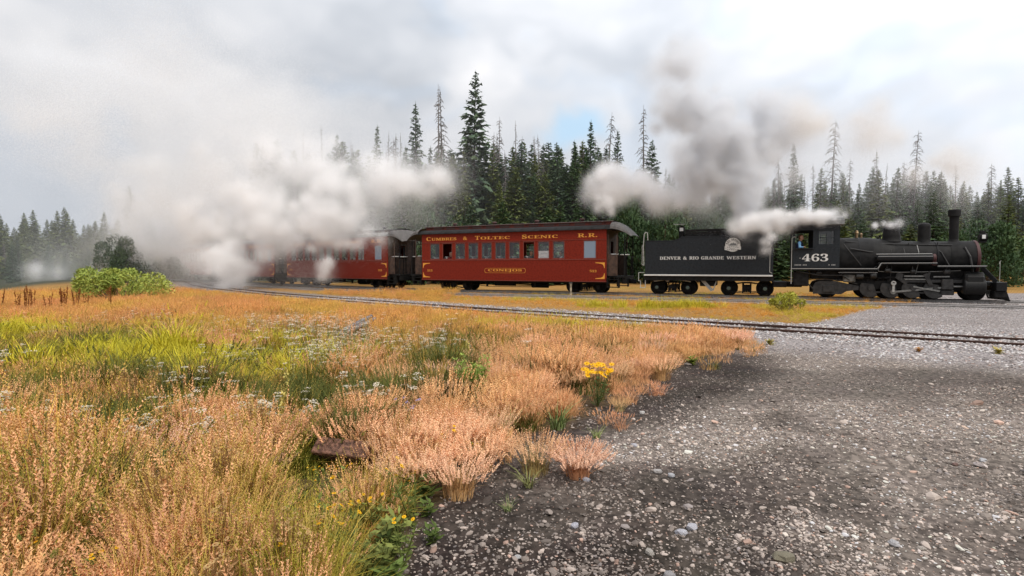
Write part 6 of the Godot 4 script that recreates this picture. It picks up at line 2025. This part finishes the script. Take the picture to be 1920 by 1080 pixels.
func single_plants(gm: Material) -> void:
	var plant := func(called: String, label: String, cat: String, x: float, z: float, sc: float, p: Array, c0: Color, c1: Color, names: Array, group := "") -> Node3D:
		var o := thing(called, label, cat, Vector3(x, height(x, z) - 0.01, z), x * 7.0, group)
		o.scale = Vector3(sc, sc, sc)
		var a := Shape.new(); a.add(p[0], Transform3D(), c0); obj(names[0], a, gm, o)
		if p[1].v.size():
			var b := Shape.new(); b.add(p[1], Transform3D(), c1); obj(names[1], b, gm, o)
		return o
	var head := Color(0.74, 0.46, 0.31)
	var hay := Color(0.62, 0.39, 0.19)
	var fx := tuft(481, 30, 0.22, 0.08, 0.0022, 0.9, 330, 0.080, 0.017)
	var fx2 := tuft(482, 40, 0.27, 0.10, 0.0024, 0.75, 230, 0.090, 0.017)
	plant.call("foxtail_clump", "round salmon pink foxtail clump alone on the dark gravel", "grass clump", 0.47, -3.80, 1.0, fx, Color(0.52, 0.26, 0.14), head, ["blades", "seed_heads"])
	plant.call("foxtail_clump", "paler foxtail clump with green blades beside the round pink one", "grass clump", 0.17, -3.86, 0.95, fx2, Color(0.40, 0.30, 0.12), Color(0.66, 0.40, 0.22), ["blades", "seed_heads"])
	var green := tuft(483, 46, 0.42, 0.07, 0.0055, 0.85, 0, 0.05, 0.01)
	plant.call("grass_tuft", "arching blue green grass tuft at the gravel edge under the yellow flowers", "grass clump", 0.42, -5.05, 1.0, green, Color(0.17, 0.22, 0.08), head, ["blades", ""])
	plant.call("grass_tuft", "green grass tuft with pale arching blades left of the blue green tuft", "grass clump", -0.05, -4.85, 0.95, green, Color(0.22, 0.23, 0.06), head, ["blades", ""])
	plant.call("grass_tuft", "short green blades growing in front of the paler foxtail clump", "grass clump", 0.12, -3.62, 0.5, green, Color(0.24, 0.25, 0.10), head, ["blades", ""])
	plant.call("grass_tuft", "tiny green tuft alone on bare dark soil", "grass clump", -0.02, -3.25, 0.28, green, Color(0.20, 0.24, 0.10), head, ["blades", ""])
	plant.call("grass_tuft", "small green tuft on the stones right of the arching tuft", "grass clump", 0.74, -4.65, 0.38, green, Color(0.26, 0.30, 0.10), head, ["blades", ""])
	plant.call("grass_tuft", "small pale tuft on the gravel below the yellow flowers", "grass clump", 1.12, -5.55, 0.5, fx2, Color(0.5, 0.4, 0.2), hay, ["blades", "seed_heads"])
	plant.call("flowering_plant", "bushy plant with bright yellow flowers at the edge of the gravel", "flower plant", 0.92, -5.75, 1.0, weed(484, 0.43, 90, 0.06, Color(0.12, 0.16, 0.05), 34, Color(0.85, 0.47, 0.01), 0.030, 0.45), Color.WHITE, Color.WHITE, ["leaves", "flowers"])
	plant.call("leafy_weed", "tall fresh green bushy weed in the middle of the dry grass", "plant", -0.42, -5.85, 1.0, weed(485, 0.60, 1500, 0.05, Color(0.24, 0.33, 0.065), 0, Color.WHITE, 0.01, 0.5), Color.WHITE, Color.WHITE, ["leaves", ""])
	plant.call("flowering_plant", "small clump of pale purple flowers among pink grass", "flower plant", -0.92, -4.75, 1.0, weed(486, 0.30, 60, 0.04, Color(0.14, 0.16, 0.05), 16, Color(0.40, 0.33, 0.50), 0.016, 0.5), Color.WHITE, Color.WHITE, ["leaves", "flowers"])
	var flat := weed(487, 0.10, 90, 0.06, Color(0.30, 0.26, 0.05), 0, Color.WHITE, 0.01, 0.15)
	plant.call("small_weed", "low yellowish weed on the pale ballast nearest the pink grass", "plant", 4.95, -10.3, 1.3, flat, Color.WHITE, Color.WHITE, ["leaves", ""])
	plant.call("small_weed", "low rust tinged weed on the pale gravel below the rusty rails", "plant", 7.16, -9.45, 0.95, flat, Color(1.3, 0.7, 0.6), Color.WHITE, ["leaves", ""])
	plant.call("small_weed", "low yellow green weed at the right end of the pale gravel", "plant", 8.38, -9.25, 1.2, flat, Color(1.2, 1.1, 1.0), Color.WHITE, ["leaves", ""])
	plant.call("small_weed", "dark green weed at the tip of the meadow by the gravel", "plant", 2.75, -8.2, 1.4, flat, Color(0.5, 0.7, 0.6), Color.WHITE, ["leaves", ""])
	# a row of bigger foxtail clumps one can tell apart along the edge
	var i := 0
	for q in [[4.2, -10.5, "at the very tip of the meadow beside the ballast"], [3.5, -9.9, "second from the tip of the meadow"], [2.9, -9.5, "beside the dark green weed near the meadow tip"], [2.2, -8.5, "on the gravel edge right of the yellow flowers"], [1.55, -7.3, "just behind the yellow flowers"], [1.25, -6.6, "touching the right side of the yellow flowers"], [0.7, -6.4, "touching the left side of the yellow flowers"], [0.35, -6.9, "standing tall left behind the yellow flowers"], [0.0, -5.6, "right of the fresh green bushy weed"], [-0.2, -4.5, "spilling over the dark soil left of the arching tufts"], [-0.55, -4.15, "densest one above the bare dark soil"], [-0.95, -4.0, "right behind the half buried plank"], [-1.75, -3.75, "left of the half buried plank"], [-0.70, -3.55, "right of the half buried plank"], [-1.2, -4.5, "beside the purple flowers"], [-1.45, -4.9, "in the dip left of the purple flowers"]]:
		var pick: Array = [fx, fx2][i % 2]
		plant.call("foxtail_clump", "pink foxtail clump " + str(q[2]), "grass clump", q[0], q[1], rf(0.85, 1.15), pick, hay.lerp(Color(0.42, 0.25, 0.12), rf(0, 1)), head.lerp(hay, rf(0, 0.8)), ["blades", "seed_heads"], "foxtail clumps along the gravel edge")
		i += 1
	for q in [[-1.41, -4.54], [-1.28, -3.74], [-1.00, -3.84], [-0.81, -4.05], [-0.60, -3.74], [-0.46, -4.16], [-1.16, -4.84], [-1.54, -3.84], [-1.90, -3.94], [-2.55, -4.54], [-2.04, -3.84], [-0.36, -4.54], [-0.13, -6.54], [0.24, -6.02], [0.00, -7.54], [0.45, -9.15], [0.70, -7.01], [1.79, -8.15], [2.46, -9.15], [2.97, -9.32], [3.65, -9.93], [4.15, -9.93], [1.98, -7.11], [1.55, -9.15], [-0.47, -7.93], [-0.89, -6.84], [-1.44, -6.54], [-1.40, -5.18], [-1.17, -3.24], [-1.54, -3.47], [-2.48, -3.74], [-1.99, -3.24], [-0.69, -5.78], [-1.02, -5.37], [1.03, -7.93], [-0.24, -3.94], [-0.35, -3.47]]:
		if Vector2(q[0] + 1.2, q[1] + 3.6).length() < 0.42: continue
		plant.call("foxtail_clump", "fluffy pale pink foxtail clump standing out of the mixed grass near the gravel", "grass clump", q[0], q[1], rf(0.95, 1.4), [fx, fx2][i % 2], hay.lerp(Color(0.50, 0.30, 0.13), rf(0, 1)), Color(0.82, 0.50, 0.34).lerp(Color(0.80, 0.47, 0.25), rf(0, 1)), ["blades", "seed_heads"], "fluffy foxtail clumps in the meadow")
		i += 1
	# pale flower spikes
	var spike := Shape.new(); var bloom := Shape.new()
	rng.seed = 488
	spike.col = Color(0.25, 0.24, 0.08)
	spike.cone(Vector3.ZERO, Vector3(0.02, 0.5, 0), 0.006, 0.004, 5, false)
	for k in 10: blade(spike, Vector3(0, 0.02 * k, 0), rf(0, TAU), 0.14, 1.0, 0.016, Color(0.20, 0.22, 0.08))
	for k in 70:
		var o := Vector3(0.01 + rf(-0.018, 0.018), rf(0.24, 0.52), rf(-0.018, 0.018))
		var c := Color(0.55, 0.46, 0.14) * rf(0.8, 1.2); c.a = 1.0
		bloom.leaf(o, o + Vector3(rf(-0.02, 0.02), 0.02, rf(-0.02, 0.02)), o + Vector3(rf(-0.02, 0.02), 0.0, rf(-0.02, 0.02)), Vector3.UP, c, c, c)
	for q in [[-2.2, -5.25, "pale yellow flower spike left of the dark green grass"], [-1.75, -4.05, "pale yellow flower spike low in the near grass on the left"], [-2.55, -6.2, "slim pale flower spike among white yarrow"], [-0.62, -7.5, "flower spike standing above the fresh green weed"]]:
		plant.call("flower_spike", q[2], "flower", q[0], q[1], rf(0.9, 1.1), [spike, bloom], Color.WHITE, Color.WHITE, ["stalk", "flowers"])
	# rusty dock stalks at the far left edge
	rng.seed = 489
	for k in 3:
		pass
	var dock := Shape.new(); var seeds := Shape.new()
	dock.col = Color(0.16, 0.06, 0.025)
	for k in 4:
		var a := rf(0, TAU)
		var tip := Vector3(cos(a) * 0.12, rf(0.7, 0.95), sin(a) * 0.12)
		dock.cone(Vector3(cos(a) * 0.03, 0, sin(a) * 0.03), tip, 0.008, 0.004, 4, false)
		for j in 60:
			var o := tip * rf(0.4, 1.0)
			var c := Color(0.22, 0.075, 0.022) * rf(0.7, 1.3); c.a = 1.0
			var g := Vector3(rf(-1, 1), rf(-0.6, 0.8), rf(-1, 1)) * 0.035
			seeds.leaf(o, o + g, o + Vector3(g.z, g.x, -g.y) * 0.8, Vector3.UP, c, c, c)
	for k in 14:
		var x := lerpf(-16.4, -12.8, (k + rf(0.2, 0.8)) / 14.0)
		var z := -17.0 - rf(-1.6, 1.6) + (x + 14.0) * 0.2
		plant.call("dock_plant", "rusty brown seeding dock stalk at the far left of the meadow", "plant", x, z, rf(0.75, 1.1), [dock, seeds], Color.WHITE, Color.WHITE, ["stalks", "seeds"], "dock stalks in front of the misty wood")
	# shrubs in the meadow
	var bark := tinted("bark", 0.95); var leafm := tinted("leaves", 0.6, 0.5)
	var bright := shrub(303, 13000, 0.045, Color(0.22, 0.29, 0.06), Color(0.42, 0.45, 0.10))
	plant_tree(bright, "willow_bush", "bright yellow green willow bush at the left where the tracks curve away", "bush", Vector3(-16.2, height(-16.2, -22.3) - 0.1, -22.3), 0.4, Vector3(2.0, 1.85, 1.3), "", bark, leafm, ["stems", "foliage"])
	plant_tree(shrub(304, 2500, 0.09, Color(0.30, 0.32, 0.05), Color(0.42, 0.40, 0.06)), "shrub", "yellow green shrub between the tracks in front of the engine's cab", "bush", Vector3(9.3, -0.05, -18.2), 0.0, Vector3(0.75, 0.78, 0.5), "", bark, leafm, ["stems", "foliage"])
	plant_tree(shrub(305, 2500, 0.08, Color(0.10, 0.17, 0.03), Color(0.17, 0.22, 0.04)), "shrub", "dark green shrub cut by the left edge of the meadow", "bush", Vector3(-10.4, height(-10.4, -10.6) - 0.05, -10.6), 0.0, Vector3(0.7, 0.42, 0.5), "", bark, leafm, ["stems", "foliage"])
	# weathered split logs, a half buried plank, a short post by the track
	var grey := mat("weathered_wood", 0.22, 0.19, 0.185, 0.9, 0.0, 0.6, 3.0, 3.0)
	var lg := thing("log_pile", "weathered grey split logs leaning together in the dry grass", "log", Vector3(-3.35, height(-3.35, -11.2), -11.2))
	lg.scale = Vector3(0.8, 0.85, 0.8)
	for q in [[Vector3(-0.25, 0.10, 0.45), Vector3(0.42, 0.50, -0.45), 0.065], [Vector3(-0.12, 0.10, 0.48), Vector3(0.52, 0.44, -0.42), 0.06], [Vector3(-0.38, 0.08, 0.40), Vector3(0.30, 0.46, -0.48), 0.055], [Vector3(-0.5, 0.05, 0.5), Vector3(0.1, 0.12, 0.5), 0.05]]:
		var s := Shape.new()
		var m: Vector3 = q[0].lerp(q[1], 0.5) + Vector3(0.02, 0.015, 0)
		s.cone(q[0], m, q[2], q[2] * 0.95, 7); s.cone(m, q[1], q[2] * 0.95, q[2] * 0.7, 7)
		obj("split_log", s, grey, lg)
	var pk := thing("plank", "half buried reddish brown plank in the near grass", "plank", Vector3(-1.22, height(-1.22, -3.82) + 0.19, -3.82), 0.12)
	pk.rotation = Vector3(0.55, -0.12, -0.10)
	var s := Shape.new()
	s.box(Vector3(-0.2, -0.02, -0.07), Vector3(0.2, 0.02, 0.07), 0.006)
	obj("board", s, mat("plank_wood", 0.20, 0.10, 0.065, 0.9, 0.0, 0.7, 3.0, 4.0), pk)
	s = Shape.new()
	s.box(Vector3(-0.16, -0.075, -0.055), Vector3(0.2, -0.021, 0.05), 0.006)
	obj("board", s, mat("plank_wood_dark", 0.10, 0.05, 0.04, 0.9, 0.0, 0.7, 3.0, 4.0), pk)
	var pa := along(3.75, 0.9)
	var st := thing("marker_post", "short pale post standing beside the track under the red coach", "post", Vector3(pa.x, 0, pa.y))
	s = Shape.new()
	s.box(Vector3(-0.045, 0.0, -0.045), Vector3(0.045, 0.62, 0.045), 0.01)
	obj("upright", s, mat("post_pale", 0.42, 0.36, 0.26, 0.8, 0.0, 0.6), st)
	s = Shape.new()
	s.box(Vector3(-0.10, 0.621, -0.05), Vector3(0.08, 0.68, 0.05), 0.01)
	obj("cap", s, mat("post_dark", 0.06, 0.055, 0.05, 0.7), st)
func _ready() -> void:
	rng.seed = 7
	fn.frequency = 0.05; fn.fractal_octaves = 4; fn.seed = 3
	fn2.frequency = 0.9; fn2.fractal_octaves = 3; fn2.seed = 4
	rough_noise = noise_tex(0.012, 5, 512, 0.55, 1.25)
	grain_noise = noise_tex(0.03, 4, 512, 0.8, 1.15, FastNoiseLite.TYPE_SIMPLEX_SMOOTH, 2)
	setting_light()
	lay_tracks()
	ground()
	tracks()
	train()
	forest()
	stones()
	meadow()
	make_puffs()
	smoke()
